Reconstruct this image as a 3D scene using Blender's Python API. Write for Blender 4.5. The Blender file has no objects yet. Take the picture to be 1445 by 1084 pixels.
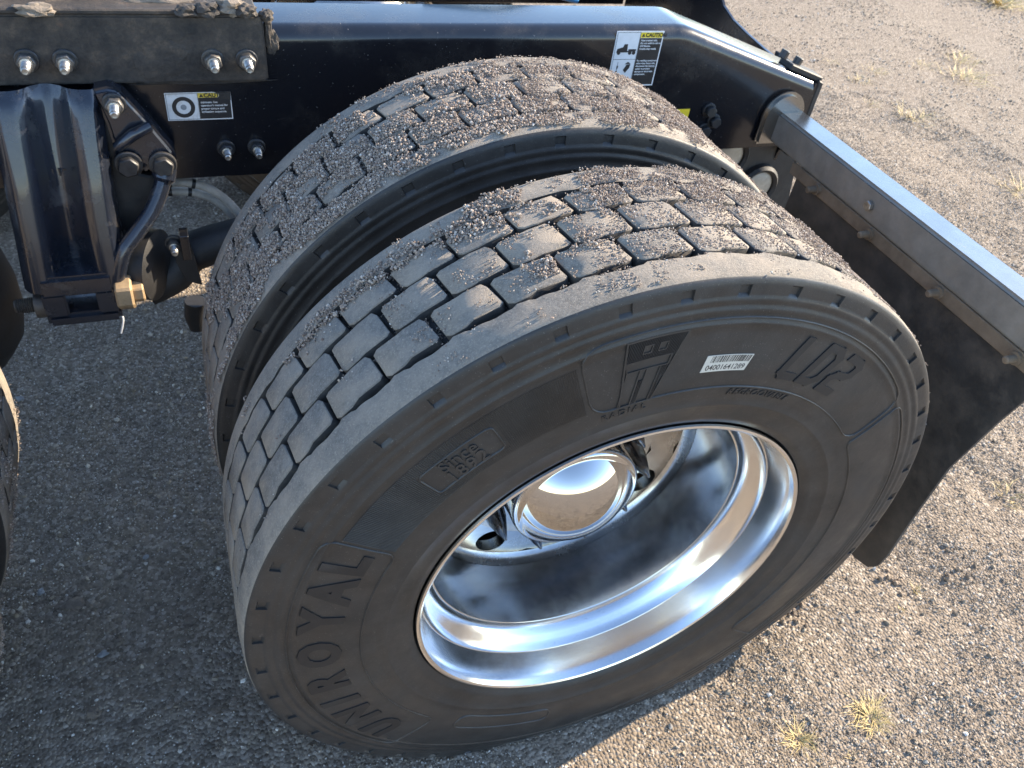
import bpy, bmesh, math, random
import numpy as np
from mathutils import Vector, Matrix, noise as mnoise

SC = bpy.context.scene
C = SC.collection
PI = math.pi
rad = math.radians
random.seed(7)
RNG = np.random.default_rng(11)

# ------------------------------------------------------------------ camera, sky, sun, exposure
CAM = Vector((-0.4827, -0.5687, 1.4457)); YAW, PIT, ROL = 0.45148, 0.72271, 0.15987
FPX, PW, PH = 1158.64, 1445.0, 1084.0
_f = Vector((math.sin(YAW)*math.cos(PIT), math.cos(YAW)*math.cos(PIT), -math.sin(PIT)))
_r0 = Vector((math.cos(YAW), -math.sin(YAW), 0)); _u0 = _r0.cross(_f)
_r = _r0*math.cos(ROL) + _u0*math.sin(ROL); _u = _u0*math.cos(ROL) - _r0*math.sin(ROL)
cd = bpy.data.cameras.new('camera'); cam = bpy.data.objects.new('camera', cd); C.objects.link(cam)
cam.matrix_world = Matrix(((_r.x, _u.x, -_f.x, CAM.x), (_r.y, _u.y, -_f.y, CAM.y), (_r.z, _u.z, -_f.z, CAM.z), (0, 0, 0, 1)))
cd.sensor_width = 36.0; cd.lens = 36.0*FPX/PW; cd.clip_start = 0.01; cd.clip_end = 2000
cd.dof.use_dof = True; cd.dof.focus_distance = 0.95; cd.dof.aperture_fstop = 13.0
SC.camera = cam

SUN = Vector((1.95, 0.275, 1.0)).normalized()
world = bpy.data.worlds.new('World'); SC.world = world; world.use_nodes = True
wn = world.node_tree.nodes; wl = world.node_tree.links
sky = wn.new('ShaderNodeTexSky'); sky.sky_type = 'NISHITA'; sky.sun_disc = False
sky.sun_elevation = math.asin(SUN.z); sky.sun_rotation = math.atan2(SUN.x, SUN.y)
sky.air_density = 1.0; sky.dust_density = 0.3; sky.ozone_density = 1.0; sky.altitude = 1500
bg = wn['Background']; bg.inputs['Strength'].default_value = 0.15
wl.new(sky.outputs['Color'], bg.inputs['Color'])
sd = bpy.data.lights.new('sun', 'SUN'); sd.energy = 4.4; sd.angle = rad(0.53); sd.color = (1.0, 0.84, 0.63)
sun = bpy.data.objects.new('sun', sd); C.objects.link(sun)
sun.rotation_euler = SUN.to_track_quat('Z', 'Y').to_euler(); sun.location = SUN*6
SC.view_settings.view_transform = 'Standard'; SC.view_settings.look = 'None'
SC.view_settings.exposure = 1.87; SC.view_settings.gamma = 1.0; SC.view_settings.use_curve_mapping = False
SC.render.engine = 'CYCLES'

def U(px, py, y=None, x=None, z=None):
    """photo pixel -> the point of its ray on one plane of the scene"""
    d = _f*FPX + _r*(px-PW/2) - _u*(py-PH/2)
    if y is not None: t = (y-CAM.y)/d.y
    elif x is not None: t = (x-CAM.x)/d.x
    else: t = (z-CAM.z)/d.z
    return CAM + d*t

# ------------------------------------------------------------------ materials
MATS = {}
def material(name):
    m = bpy.data.materials.new(name); m.use_nodes = True; MATS[name] = m
    n = m.node_tree.nodes; return m, n, m.node_tree.links, n['Principled BSDF']
def ncoord(n, l, scale=1.0, kind='Object'):
    t = n.new('ShaderNodeTexCoord'); mp = n.new('ShaderNodeMapping')
    mp.inputs['Scale'].default_value = (scale,)*3
    l.new(t.outputs[kind], mp.inputs['Vector']); return mp.outputs['Vector']
def wcoord(n): return n.new('ShaderNodeNewGeometry').outputs['Position']
def nnoise(n, l, vec, scale, detail=5, rough=0.6):
    t = n.new('ShaderNodeTexNoise'); t.inputs['Scale'].default_value = scale
    t.inputs['Detail'].default_value = detail; t.inputs['Roughness'].default_value = rough
    l.new(vec, t.inputs['Vector']); return t.outputs['Fac']
def ramp(n, l, fac, stops):
    r = n.new('ShaderNodeValToRGB'); e = r.color_ramp.elements
    while len(e) < len(stops): e.new(0.5)
    for i, (p, c) in enumerate(stops):
        e[i].position = p; e[i].color = c if len(c) == 4 else (*c, 1)
    l.new(fac, r.inputs['Fac']); return r.outputs['Color']
def mixc(n, l, fac, a, b):
    m = n.new('ShaderNodeMix'); m.data_type = 'RGBA'
    for s, v in ((m.inputs[0], fac), (m.inputs[6], a), (m.inputs[7], b)):
        if isinstance(v, (int, float)): s.default_value = v
        elif isinstance(v, tuple): s.default_value = (*v, 1) if len(v) == 3 else v
        else: l.new(v, s)
    return m.outputs[2]
def bump(n, l, b, h, strength=0.3, dist=0.001, normal=None):
    t = n.new('ShaderNodeBump'); t.inputs['Strength'].default_value = strength; t.inputs['Distance'].default_value = dist
    l.new(h, t.inputs['Height'])
    if normal is not None: l.new(normal, t.inputs['Normal'])
    l.new(t.outputs['Normal'], b.inputs['Normal']); return t.outputs['Normal']
def g(v): return (v, v, v)

def simple(name, col, rough=0.5, metal=0.0, var=0.25, scale=30, bumpd=0.0, coat=0.0, spec=0.5, dust=0.0, dustc=(0.20, 0.165, 0.13), dscale=9):
    m, n, l, b = material(name); v = wcoord(n)
    f = nnoise(n, l, v, scale, 6, 0.65)
    c = ramp(n, l, f, [(0.25, tuple(x*(1-var) for x in col)), (0.75, tuple(min(1, x*(1+var)) for x in col))])
    if dust:
        d1 = nnoise(n, l, v, dscale, 8, 0.7)
        d = ramp(n, l, d1, [(0.62-dust*0.45, g(0)), (0.95-dust*0.4, g(1))])
        c = mixc(n, l, d, c, dustc)
        rr = ramp(n, l, d, [(0, g(rough)), (1, g(min(1, rough+0.45)))]); l.new(rr, b.inputs['Roughness'])
    else:
        rr = ramp(n, l, nnoise(n, l, v, scale*1.7, 5), [(0.3, g(rough*0.8)), (0.75, g(min(1, rough*1.25)))]); l.new(rr, b.inputs['Roughness'])
    l.new(c, b.inputs['Base Color']); b.inputs['Metallic'].default_value = metal
    b.inputs['Coat Weight'].default_value = coat; b.inputs['Coat Roughness'].default_value = 0.08
    b.inputs['Specular IOR Level'].default_value = spec
    if bumpd: bump(n, l, b, nnoise(n, l, v, scale*6, 6, 0.7), 0.6, bumpd)
    return m

def build_materials():
    # worn dusty tread rubber
    m, n, l, b = material('tread_rubber'); v = wcoord(n)
    base = ramp(n, l, nnoise(n, l, v, 150, 9, 0.85), [(0.3, (0.098, 0.091, 0.080)), (0.72, (0.262, 0.238, 0.206))])
    d = ramp(n, l, nnoise(n, l, v, 14, 9, 0.72), [(0.40, g(0)), (0.64, g(0.9))])
    c = mixc(n, l, d, base, (0.310, 0.262, 0.208))
    sp = ramp(n, l, nnoise(n, l, v, 420, 3, 0.6), [(0.54, g(0)), (0.68, g(0.7))])
    c = mixc(n, l, sp, c, (0.34, 0.30, 0.25))
    l.new(c, b.inputs['Base Color']); b.inputs['Roughness'].default_value = 0.88
    b.inputs['Specular IOR Level'].default_value = 0.3
    bump(n, l, b, nnoise(n, l, v, 330, 8, 0.8), 0.8, 0.0024)
    # moulded sidewall rubber, faint brown dust, some scuffs
    m, n, l, b = material('sidewall_rubber'); v = wcoord(n)
    base = ramp(n, l, nnoise(n, l, v, 22, 8, 0.7), [(0.3, (0.012, 0.0118, 0.0118)), (0.8, (0.032, 0.030, 0.0285))])
    d = ramp(n, l, nnoise(n, l, v, 6, 9, 0.7), [(0.44, g(0)), (0.78, g(0.4))])
    c = mixc(n, l, d, base, (0.072, 0.066, 0.060))
    sp = ramp(n, l, nnoise(n, l, v, 600, 2, 0.5), [(0.68, g(0)), (0.75, g(0.6))])
    c = mixc(n, l, sp, c, (0.2, 0.19, 0.17))
    sf = ramp(n, l, nnoise(n, l, v, 75, 10, 0.85), [(0.58, g(0)), (0.70, g(0.35))]); c = mixc(n, l, sf, c, (0.13, 0.12, 0.105))
    l.new(c, b.inputs['Base Color'])
    l.new(ramp(n, l, nnoise(n, l, v, 18, 6), [(0.3, g(0.34)), (0.75, g(0.58))]), b.inputs['Roughness'])
    b.inputs['Specular IOR Level'].default_value = 0.5
    h1 = bump(n, l, b, nnoise(n, l, v, 45, 7, 0.65), 0.25, 0.002)
    bump(n, l, b, nnoise(n, l, v, 700, 4, 0.7), 0.3, 0.0005, h1)
    simple('groove_rubber', (0.026, 0.025, 0.024), 0.7, 0, 0.4, 60, 0.0008, dust=0.25, dustc=(0.12, 0.098, 0.075), dscale=40)
    # letters, a touch darker and smoother than the wall they stand on
    simple('letter_rubber', (0.010, 0.010, 0.011), 0.55, 0, 0.3, 40, 0.0003, dust=0.16, dustc=(0.07, 0.06, 0.05))
    # polished aluminium
    m, n, l, b = material('polished_aluminium'); v = wcoord(n)
    b.inputs['Base Color'].default_value = (0.80, 0.80, 0.81, 1); b.inputs['Metallic'].default_value = 1
    st = ramp(n, l, nnoise(n, l, v, 9, 9, 0.75), [(0.60, g(0)), (0.78, g(1))])
    ck = ramp(n, l, nnoise(n, l, v, 260, 3, 0.6), [(0.66, g(0)), (0.76, g(0.8))])
    c = mixc(n, l, st, (0.76, 0.76, 0.76), (0.60, 0.58, 0.55)); c = mixc(n, l, ck, c, (0.38, 0.36, 0.34)); l.new(c, b.inputs['Base Color'])
    l.new(ramp(n, l, nnoise(n, l, v, 35, 8, 0.75), [(0.3, g(0.14)), (0.8, g(0.26))]), b.inputs['Roughness'])
    bump(n, l, b, nnoise(n, l, v, 18, 3, 0.5), 0.03, 0.002)
    # grimy inner part of the dish
    simple('grimy_aluminium', (0.46, 0.455, 0.44), 0.22, 1.0, 0.35, 18, 0.0003, dust=0.24, dustc=(0.17, 0.14, 0.11))
    m, n, l, b = material('chrome'); v = wcoord(n)
    b.inputs['Base Color'].default_value = (0.50, 0.49, 0.48, 1); b.inputs['Metallic'].default_value = 1
    l.new(ramp(n, l, nnoise(n, l, v, 60, 6, 0.7), [(0.4, g(0.025)), (0.85, g(0.10))]), b.inputs['Roughness'])
    simple('dark_chrome', (0.10, 0.10, 0.105), 0.2, 1.0, 0.2, 60)
    # black gloss paint with road dust and small stone chips
    m, n, l, b = material('black_paint'); v = wcoord(n)
    d = ramp(n, l, nnoise(n, l, v, 7, 10, 0.72), [(0.50, g(0)), (0.85, g(0.42))])
    c = mixc(n, l, d, (0.006, 0.007, 0.010), (0.09, 0.08, 0.068))
    sp = ramp(n, l, nnoise(n, l, v, 330, 2, 0.4), [(0.73, g(0)), (0.76, g(0.5))])
    c = mixc(n, l, sp, c, (0.33, 0.31, 0.28)); l.new(c, b.inputs['Base Color'])
    l.new(ramp(n, l, d, [(0, g(0.22)), (0.6, g(0.55))]), b.inputs['Roughness'])
    b.inputs['Coat Weight'].default_value = 0.35; b.inputs['Coat Roughness'].default_value = 0.12
    bump(n, l, b, nnoise(n, l, v, 160, 4, 0.6), 0.12, 0.0008)
    simple('cast_paint', (0.012, 0.015, 0.023), 0.26, 0, 0.25, 40, 0.0006, coat=0.6, dust=0.14, dustc=(0.10, 0.095, 0.09), dscale=22)
    simple('matte_black', (0.016, 0.016, 0.017), 0.55, 0, 0.35, 40, 0.0006, dust=0.2, dustc=(0.09, 0.075, 0.06))
    # rough dirty plate
    m, n, l, b = material('grimy_plate'); v = wcoord(n)
    a = ramp(n, l, nnoise(n, l, v, 26, 10, 0.75), [(0.36, (0.014, 0.013, 0.013)), (0.55, (0.050, 0.040, 0.032)), (0.72, (0.135, 0.098, 0.066))])
    rs = ramp(n, l, nnoise(n, l, v, 11, 8, 0.7), [(0.60, g(0)), (0.72, g(0.75))])
    c = mixc(n, l, rs, a, (0.13, 0.060, 0.030)); l.new(c, b.inputs['Base Color']); b.inputs['Roughness'].default_value = 0.72
    bump(n, l, b, nnoise(n, l, v, 90, 9, 0.75), 0.8, 0.004)
    # weld / caked dirt lumps
    simple('caked_dirt', (0.19, 0.155, 0.12), 0.95, 0, 0.45, 60, 0.004)
    # bracket steel
    m, n, l, b = material('bracket_steel'); v = wcoord(n)
    c = ramp(n, l, nnoise(n, l, v, 15, 9, 0.7), [(0.3, (0.27, 0.265, 0.25)), (0.8, (0.38, 0.37, 0.345))])
    st = ramp(n, l, nnoise(n, l, v, 24, 10, 0.8), [(0.60, g(0)), (0.76, g(0.8))]); c = mixc(n, l, st, c, (0.20, 0.155, 0.11))
    l.new(c, b.inputs['Base Color']); b.inputs['Metallic'].default_value = 0.95
    l.new(ramp(n, l, st, [(0, g(0.24)), (1, g(0.62))]), b.inputs['Roughness'])
    bump(n, l, b, nnoise(n, l, v, 55, 6, 0.7), 0.12, 0.001)
    simple('front_face_steel', (0.215, 0.200, 0.175), 0.5, 0.25, 0.3, 20, 0.0006, dust=0.34, dustc=(0.25, 0.205, 0.155), dscale=14)  # duller grey-brown steel for the tube face turned to the wheels
    simple('dusty_steel', (0.20, 0.155, 0.11), 0.7, 0.35, 0.4, 22, 0.001, dust=0.4, dustc=(0.22, 0.165, 0.11))
    simple('bolt_steel', (0.36, 0.35, 0.33), 0.34, 0.9, 0.4, 120, 0.0006, dust=0.25, dustc=(0.12, 0.095, 0.07))
    simple('black_bolt', (0.035, 0.035, 0.037), 0.38, 0.3, 0.4, 120, 0.0006, dust=0.25, dustc=(0.16, 0.14, 0.11))
    simple('worn_bolt', (0.14, 0.135, 0.13), 0.4, 0.7, 0.5, 150, 0.0008, dust=0.25, dustc=(0.12, 0.095, 0.07))
    simple('rusty_zinc', (0.33, 0.235, 0.135), 0.62, 0.35, 0.3, 60, 0.0008, dust=0.3, dustc=(0.25, 0.18, 0.11))
    simple('flap_rubber', (0.030, 0.029, 0.028), 0.58, 0, 0.4, 16, 0.0008, dust=0.44, dustc=(0.115, 0.093, 0.072), dscale=12)
    simple('hose_rubber', (0.42, 0.40, 0.36), 0.55, 0, 0.3, 50, 0.0005)
    simple('blue_hose', (0.05, 0.22, 0.42), 0.45, 0, 0.2, 50)
    simple('white_vinyl', (0.68, 0.69, 0.70), 0.4, 0, 0.08, 90, dust=0.10, dustc=(0.45, 0.40, 0.33), dscale=60)
    simple('worn_vinyl', (0.62, 0.61, 0.60), 0.5, 0, 0.12, 90, dust=0.30, dustc=(0.33, 0.24, 0.15), dscale=38)
    simple('black_vinyl', (0.018, 0.018, 0.02), 0.4, 0, 0.2, 90, dust=0.12, dustc=(0.10, 0.09, 0.075), dscale=70)
    simple('yellow_vinyl', (0.74, 0.56, 0.03), 0.4, 0, 0.08, 90, dust=0.1, dustc=(0.45, 0.33, 0.12), dscale=60)
    simple('worn_yellow_vinyl', (0.62, 0.44, 0.04), 0.5, 0, 0.2, 90, dust=0.36, dustc=(0.16, 0.09, 0.04), dscale=38)
    simple('paper_label', (0.50, 0.47, 0.40), 0.6, 0, 0.06, 200)
    simple('lamp_lens', (0.42, 0.36, 0.28), 0.4, 0, 0.2, 50, dust=0.4)
    # ground: compacted crushed gravel
    m, n, l, b = material('gravel_ground'); v = wcoord(n)
    vo = n.new('ShaderNodeTexVoronoi'); vo.inputs['Scale'].default_value = 150; vo.inputs['Randomness'].default_value = 1; l.new(v, vo.inputs['Vector'])
    sep = n.new('ShaderNodeSeparateColor'); l.new(vo.outputs['Color'], sep.inputs['Color'])
    c = ramp(n, l, sep.outputs['Red'], [(0.0, (0.115, 0.093, 0.070)), (0.4, (0.208, 0.170, 0.130)), (0.75, (0.268, 0.222, 0.171)), (1.0, (0.44, 0.380, 0.31))])
    big = ramp(n, l, nnoise(n, l, v, 1.3, 8, 0.65), [(0.3, g(0.0)), (0.75, g(0.75))])
    c = mixc(n, l, big, c, mixc(n, l, 0.55, c, (0.220, 0.172, 0.130)))
    l.new(c, b.inputs['Base Color']); b.inputs['Roughness'].default_value = 0.95; b.inputs['Specular IOR Level'].default_value = 0.25
    inv = n.new('ShaderNodeMath'); inv.operation = 'SUBTRACT'; inv.inputs[0].default_value = 1; l.new(vo.outputs['Distance'], inv.inputs[1])
    h1 = bump(n, l, b, inv.outputs[0], 1.0, 0.004)
    h2 = bump(n, l, b, nnoise(n, l, v, 60, 8, 0.7), 0.5, 0.003, h1)
    # loose stones: colour by instance
    for nm, stops in (('gravel_stone', [(0.0, (0.085, 0.068, 0.052)), (0.3, (0.205, 0.167, 0.122)), (0.62, (0.30, 0.248, 0.184)), (0.82, (0.40, 0.350, 0.285)), (0.93, (0.58, 0.53, 0.46)), (1.0, (0.72, 0.68, 0.62))]),
                      ('tread_grit', [(0.0, (0.135, 0.095, 0.075)), (0.3, (0.25, 0.190, 0.150)), (0.75, (0.37, 0.295, 0.230)), (0.95, (0.50, 0.43, 0.36)), (1.0, (0.62, 0.58, 0.52))])):
        m, n, l, b = material(nm); oi = n.new('ShaderNodeObjectInfo')
        c = ramp(n, l, oi.outputs['Random'], stops)
        f = nnoise(n, l, wcoord(n), 500, 4, 0.6); c = mixc(n, l, ramp(n, l, f, [(0.3, g(0)), (0.8, g(0.4))]), c, (0.19, 0.155, 0.12))
        l.new(c, b.inputs['Base Color']); b.inputs['Roughness'].default_value = 0.8
    simple('soil', (0.23, 0.175, 0.125), 0.95, 0, 0.3, 60, 0.002)
    simple('brown_stone', (0.17, 0.135, 0.105), 0.85, 0, 0.35, 60, 0.002)
    simple('grey_stone', (0.23, 0.235, 0.24), 0.8, 0, 0.3, 60, 0.0015)
    simple('dry_grass', (0.52, 0.40, 0.17), 0.7, 0, 0.25, 200)
build_materials()
def M(n): return MATS[n]

# ------------------------------------------------------------------ object helpers
def link(name, me, parent=None, mat=None, loc=None):
    o = bpy.data.objects.new(name, me); C.objects.link(o)
    if me is not None and mat is not None and not me.materials: me.materials.append(M(mat))
    if parent is not None: o.parent = parent
    if loc is not None: o.location = loc
    return o
def tag(o, label=None, cat=None, group=None, kind=None):
    if label: o['label'] = label
    if cat: o['category'] = cat
    if group: o['group'] = group
    if kind: o['kind'] = kind
    return o
def thing(name, loc, label, cat, group=None):
    return tag(link(name, None, None, None, loc), label, cat, group)
def from_bm(bm, name, smooth=False, recalc=True):
    if recalc: bmesh.ops.recalc_face_normals(bm, faces=bm.faces)
    me = bpy.data.meshes.new(name); bm.to_mesh(me); bm.free()
    if smooth: me.polygons.foreach_set('use_smooth', [True]*len(me.polygons))
    return me
def sharp(me, ang=35):
    me.polygons.foreach_set('use_smooth', [True]*len(me.polygons))
    bm = bmesh.new(); bm.from_mesh(me)
    for e in bm.edges:
        if len(e.link_faces) == 2 and e.calc_face_angle(0) > rad(ang): e.smooth = False
    bm.to_mesh(me); bm.free(); return me
def part(name, me, parent, mat, off=(0, 0, 0)):
    """mesh in world coordinates, child of a thing (or a part) whose base stands at off"""
    if off is not None and Vector(off).length > 0: me.transform(Matrix.Translation(-Vector(off)))
    return link(name, me, parent, mat)
def box_bm(x0, x1, y0, y1, z0, z1, bevel=0.0, seg=1):
    bm = bmesh.new(); v = [bm.verts.new((x, y, z)) for x in (x0, x1) for y in (y0, y1) for z in (z0, z1)]
    for f in ((0, 1, 3, 2), (4, 6, 7, 5), (0, 4, 5, 1), (2, 3, 7, 6), (0, 2, 6, 4), (1, 5, 7, 3)): bm.faces.new([v[i] for i in f])
    bmesh.ops.recalc_face_normals(bm, faces=bm.faces)
    if bevel: bmesh.ops.bevel(bm, geom=bm.edges[:], offset=bevel, segments=seg, affect='EDGES', clamp_overlap=True)
    return bm
def box(x0, x1, y0, y1, z0, z1, bevel=0.0, seg=1): return from_bm(box_bm(x0, x1, y0, y1, z0, z1, bevel, seg), 'box')
def prism(poly, axis, a0, a1, bevel=0.0, seg=2):
    """2-D outline extruded along an axis; poly holds the other two coordinates in x,y,z order"""
    def p3(q, a): return {'x': (a, q[0], q[1]), 'y': (q[0], a, q[1]), 'z': (q[0], q[1], a)}[axis]
    bm = bmesh.new(); lo = [bm.verts.new(p3(q, a0)) for q in poly]; hi = [bm.verts.new(p3(q, a1)) for q in poly]
    bm.faces.new(lo); bm.faces.new(hi[::-1]); n = len(poly)
    for i in range(n): bm.faces.new((lo[i], lo[(i+1) % n], hi[(i+1) % n], hi[i]))
    bmesh.ops.recalc_face_normals(bm, faces=bm.faces)
    if bevel:
        es = [e for e in bm.edges if e.calc_face_angle(0) > 0.7]
        bmesh.ops.bevel(bm, geom=es, offset=bevel, segments=seg, affect='EDGES', clamp_overlap=True)
    return from_bm(bm, 'prism')
def tube_bm(pts, radii, seg=12, bm=None, cap=True):
    bm = bm or bmesh.new(); pts = [Vector(p) for p in pts]
    if not hasattr(radii, '__len__'): radii = [radii]*len(pts)
    rings = []; up = None
    for i, p in enumerate(pts):
        t = (pts[min(i+1, len(pts)-1)]-pts[max(i-1, 0)]).normalized()
        if up is None: up = Vector((0, 0, 1)) if abs(t.z) < 0.9 else Vector((1, 0, 0))
        a = t.cross(up).normalized(); b = a.cross(t).normalized(); up = b
        rings.append([bm.verts.new(p+(a*math.cos(2*PI*k/seg)+b*math.sin(2*PI*k/seg))*radii[i]) for k in range(seg)])
    for i in range(len(rings)-1):
        for k in range(seg): bm.faces.new((rings[i][k], rings[i][(k+1) % seg], rings[i+1][(k+1) % seg], rings[i+1][k]))
    if cap: bm.faces.new(rings[0][::-1]); bm.faces.new(rings[-1])
    return bm
def tube(pts, radii, seg=12): return sharp(from_bm(tube_bm(pts, radii, seg), 'tube'), 40)
def spline(pts, n=8):
    pts = [Vector(p) for p in pts]; out = []
    for i in range(len(pts)-1):
        p0, p1, p2, p3 = pts[max(i-1, 0)], pts[i], pts[i+1], pts[min(i+2, len(pts)-1)]
        for k in range(n):
            t = k/n
            out.append(0.5*((2*p1)+(p2-p0)*t+(2*p0-5*p1+4*p2-p3)*t*t+(3*p1-p0-3*p2+p3)*t**3))
    out.append(pts[-1]); return out
def np_mesh(name, V, F):
    me = bpy.data.meshes.new(name); V = np.asarray(V, np.float32); F = np.asarray(F, np.int32)
    me.vertices.add(len(V)); me.vertices.foreach_set('co', V.ravel())
    k = F.shape[1]; me.loops.add(F.size); me.loops.foreach_set('vertex_index', F.ravel())
    me.polygons.add(len(F)); me.polygons.foreach_set('loop_start', np.arange(0, F.size, k, dtype=np.int32))
    me.update(calc_edges=True); me.validate(); return me
def lathe(profile, seg=96, axis='y', smooth=True, ang=32):
    """profile of (along axis, radius), turned round the axis through the origin"""
    a = np.linspace(0, 2*PI, seg, endpoint=False); pr = np.array(profile)
    A, R = pr[:, 0], pr[:, 1]
    ca, sa = np.cos(a)[:, None]*R, np.sin(a)[:, None]*R; ax = np.broadcast_to(A, ca.shape)
    V = {'y': np.stack([ca, ax, sa], -1), 'x': np.stack([ax, ca, sa], -1), 'z': np.stack([ca, sa, ax], -1)}[axis].reshape(-1, 3)
    m = len(pr); F = []
    for j in range(seg):
        j2 = (j+1) % seg
        for i in range(m-1): F.append((j*m+i, j2*m+i, j2*m+i+1, j*m+i+1))
    me = np_mesh('lathe', V, F); bm = bmesh.new(); bm.from_mesh(me)
    bmesh.ops.remove_doubles(bm, verts=bm.verts, dist=1e-6)
    bmesh.ops.recalc_face_normals(bm, faces=bm.faces); bm.to_mesh(me); bm.free()
    return sharp(me, ang) if smooth else me
def hexprism(r, a0, a1, axis, bevel=0.0015, n=6):
    return prism([(r*math.cos(2*PI*k/n+0.3), r*math.sin(2*PI*k/n+0.3)) for k in range(n)], axis, a0, a1, bevel, 1)
def text_mesh(s, size, bold=0.0, shear=0.0, ext=0.0005, spacing=1.0):
    cu = bpy.data.curves.new('t', 'FONT'); cu.body = s; cu.size = size; cu.extrude = ext; cu.offset = bold; cu.shear = shear
    cu.align_x = 'CENTER'; cu.align_y = 'CENTER'; cu.space_character = spacing; cu.resolution_u = 3
    o = bpy.data.objects.new('t', cu); C.objects.link(o)
    dg = bpy.context.evaluated_depsgraph_get(); dg.update()
    me = bpy.data.meshes.new_from_object(o.evaluated_get(dg)); bpy.data.objects.remove(o); bpy.data.curves.remove(cu)
    return me
def join_me(mes):
    bm = bmesh.new()
    for m in mes: bm.from_mesh(m); bpy.data.meshes.remove(m)
    return from_bm(bm, 'joined', recalc=False)

# grains and stones scattered as points that carry a pebble each
def grit_tree(name, mat, subdiv=1):
    ng = bpy.data.node_groups.new(name, 'GeometryNodeTree')
    ng.interface.new_socket('Geometry', in_out='INPUT', socket_type='NodeSocketGeometry')
    ng.interface.new_socket('Geometry', in_out='OUTPUT', socket_type='NodeSocketGeometry')
    n, l = ng.nodes, ng.links
    gi, go = n.new('NodeGroupInput'), n.new('NodeGroupOutput')
    g2i = n.new('GeometryNodeGeometryToInstance')
    for k in range(5):
        ico = n.new('GeometryNodeMeshIcoSphere'); ico.inputs['Radius'].default_value = 1.0; ico.inputs['Subdivisions'].default_value = subdiv
        sp = n.new('GeometryNodeSetPosition'); nt = n.new('ShaderNodeTexNoise'); nt.noise_dimensions = '4D'
        nt.inputs['Scale'].default_value = 1.1; nt.inputs['W'].default_value = k*7.3; nt.inputs['Detail'].default_value = 2
        sub = n.new('ShaderNodeVectorMath'); sub.operation = 'SUBTRACT'; sub.inputs[1].default_value = (0.5, 0.5, 0.5)
        sc = n.new('ShaderNodeVectorMath'); sc.operation = 'SCALE'; sc.inputs['Scale'].default_value = 1.7
        l.new(nt.outputs['Color'], sub.inputs[0]); l.new(sub.outputs[0], sc.inputs[0]); l.new(sc.outputs[0], sp.inputs['Offset'])
        sm = n.new('GeometryNodeSetMaterial'); sm.inputs['Material'].default_value = M(mat)
        l.new(ico.outputs['Mesh'], sp.inputs['Geometry']); l.new(sp.outputs[0], sm.inputs['Geometry']); l.new(sm.outputs[0], g2i.inputs[0])
    iop = n.new('GeometryNodeInstanceOnPoints'); iop.inputs['Pick Instance'].default_value = True
    def attr(nm, typ):
        a = n.new('GeometryNodeInputNamedAttribute'); a.data_type = typ; a.inputs['Name'].default_value = nm; return a.outputs['Attribute']
    er = n.new('FunctionNodeEulerToRotation'); l.new(attr('rot', 'FLOAT_VECTOR'), er.inputs[0])
    l.new(gi.outputs[0], iop.inputs['Points']); l.new(g2i.outputs[0], iop.inputs['Instance'])
    l.new(er.outputs[0], iop.inputs['Rotation']); l.new(attr('scl', 'FLOAT_VECTOR'), iop.inputs['Scale'])
    l.new(attr('pick', 'INT'), iop.inputs['Instance Index']); l.new(iop.outputs[0], go.inputs[0])
    return ng
def grit(name, P, size, tree, parent=None, mat=None, flat=0.75):
    n = len(P); me = bpy.data.meshes.new(name); me.vertices.add(n); me.vertices.foreach_set('co', np.asarray(P, np.float32).ravel())
    a = me.attributes.new('rot', 'FLOAT_VECTOR', 'POINT'); a.data.foreach_set('vector', RNG.uniform(-PI, PI, (n, 3)).astype(np.float32).ravel())
    s = (np.asarray(size)[:, None]*RNG.uniform(flat, 1.25, (n, 3))).astype(np.float32)
    a = me.attributes.new('scl', 'FLOAT_VECTOR', 'POINT'); a.data.foreach_set('vector', s.ravel())
    a = me.attributes.new('pick', 'INT', 'POINT'); a.data.foreach_set('value', RNG.integers(0, 5, n).astype(np.int32))
    o = link(name, me, parent, mat); md = o.modifiers.new('pebbles', 'NODES'); md.node_group = tree; o['kind'] = 'stuff'
    return o

# value noise for height fields and density masks
def vnoise(x, y, seed=0):
    r = np.random.default_rng(seed); T = r.random((256, 256)); x = np.asarray(x, float); y = np.asarray(y, float)
    xi, yi = np.floor(x).astype(int), np.floor(y).astype(int); fx, fy = x-xi, y-yi
    fx = fx*fx*(3-2*fx); fy = fy*fy*(3-2*fy)
    a, b = T[xi % 256, yi % 256], T[(xi+1) % 256, yi % 256]; c, d = T[xi % 256, (yi+1) % 256], T[(xi+1) % 256, (yi+1) % 256]
    return (a*(1-fx)+b*fx)*(1-fy)+(c*(1-fx)+d*fx)*fy
def fbm(x, y, seed=0, oct=4):
    s = 0; a = 0.5; t = 0
    for o in range(oct): s = s+a*vnoise(x*2**o, y*2**o, seed+o*13); t += a; a *= 0.55
    return s/t

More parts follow.
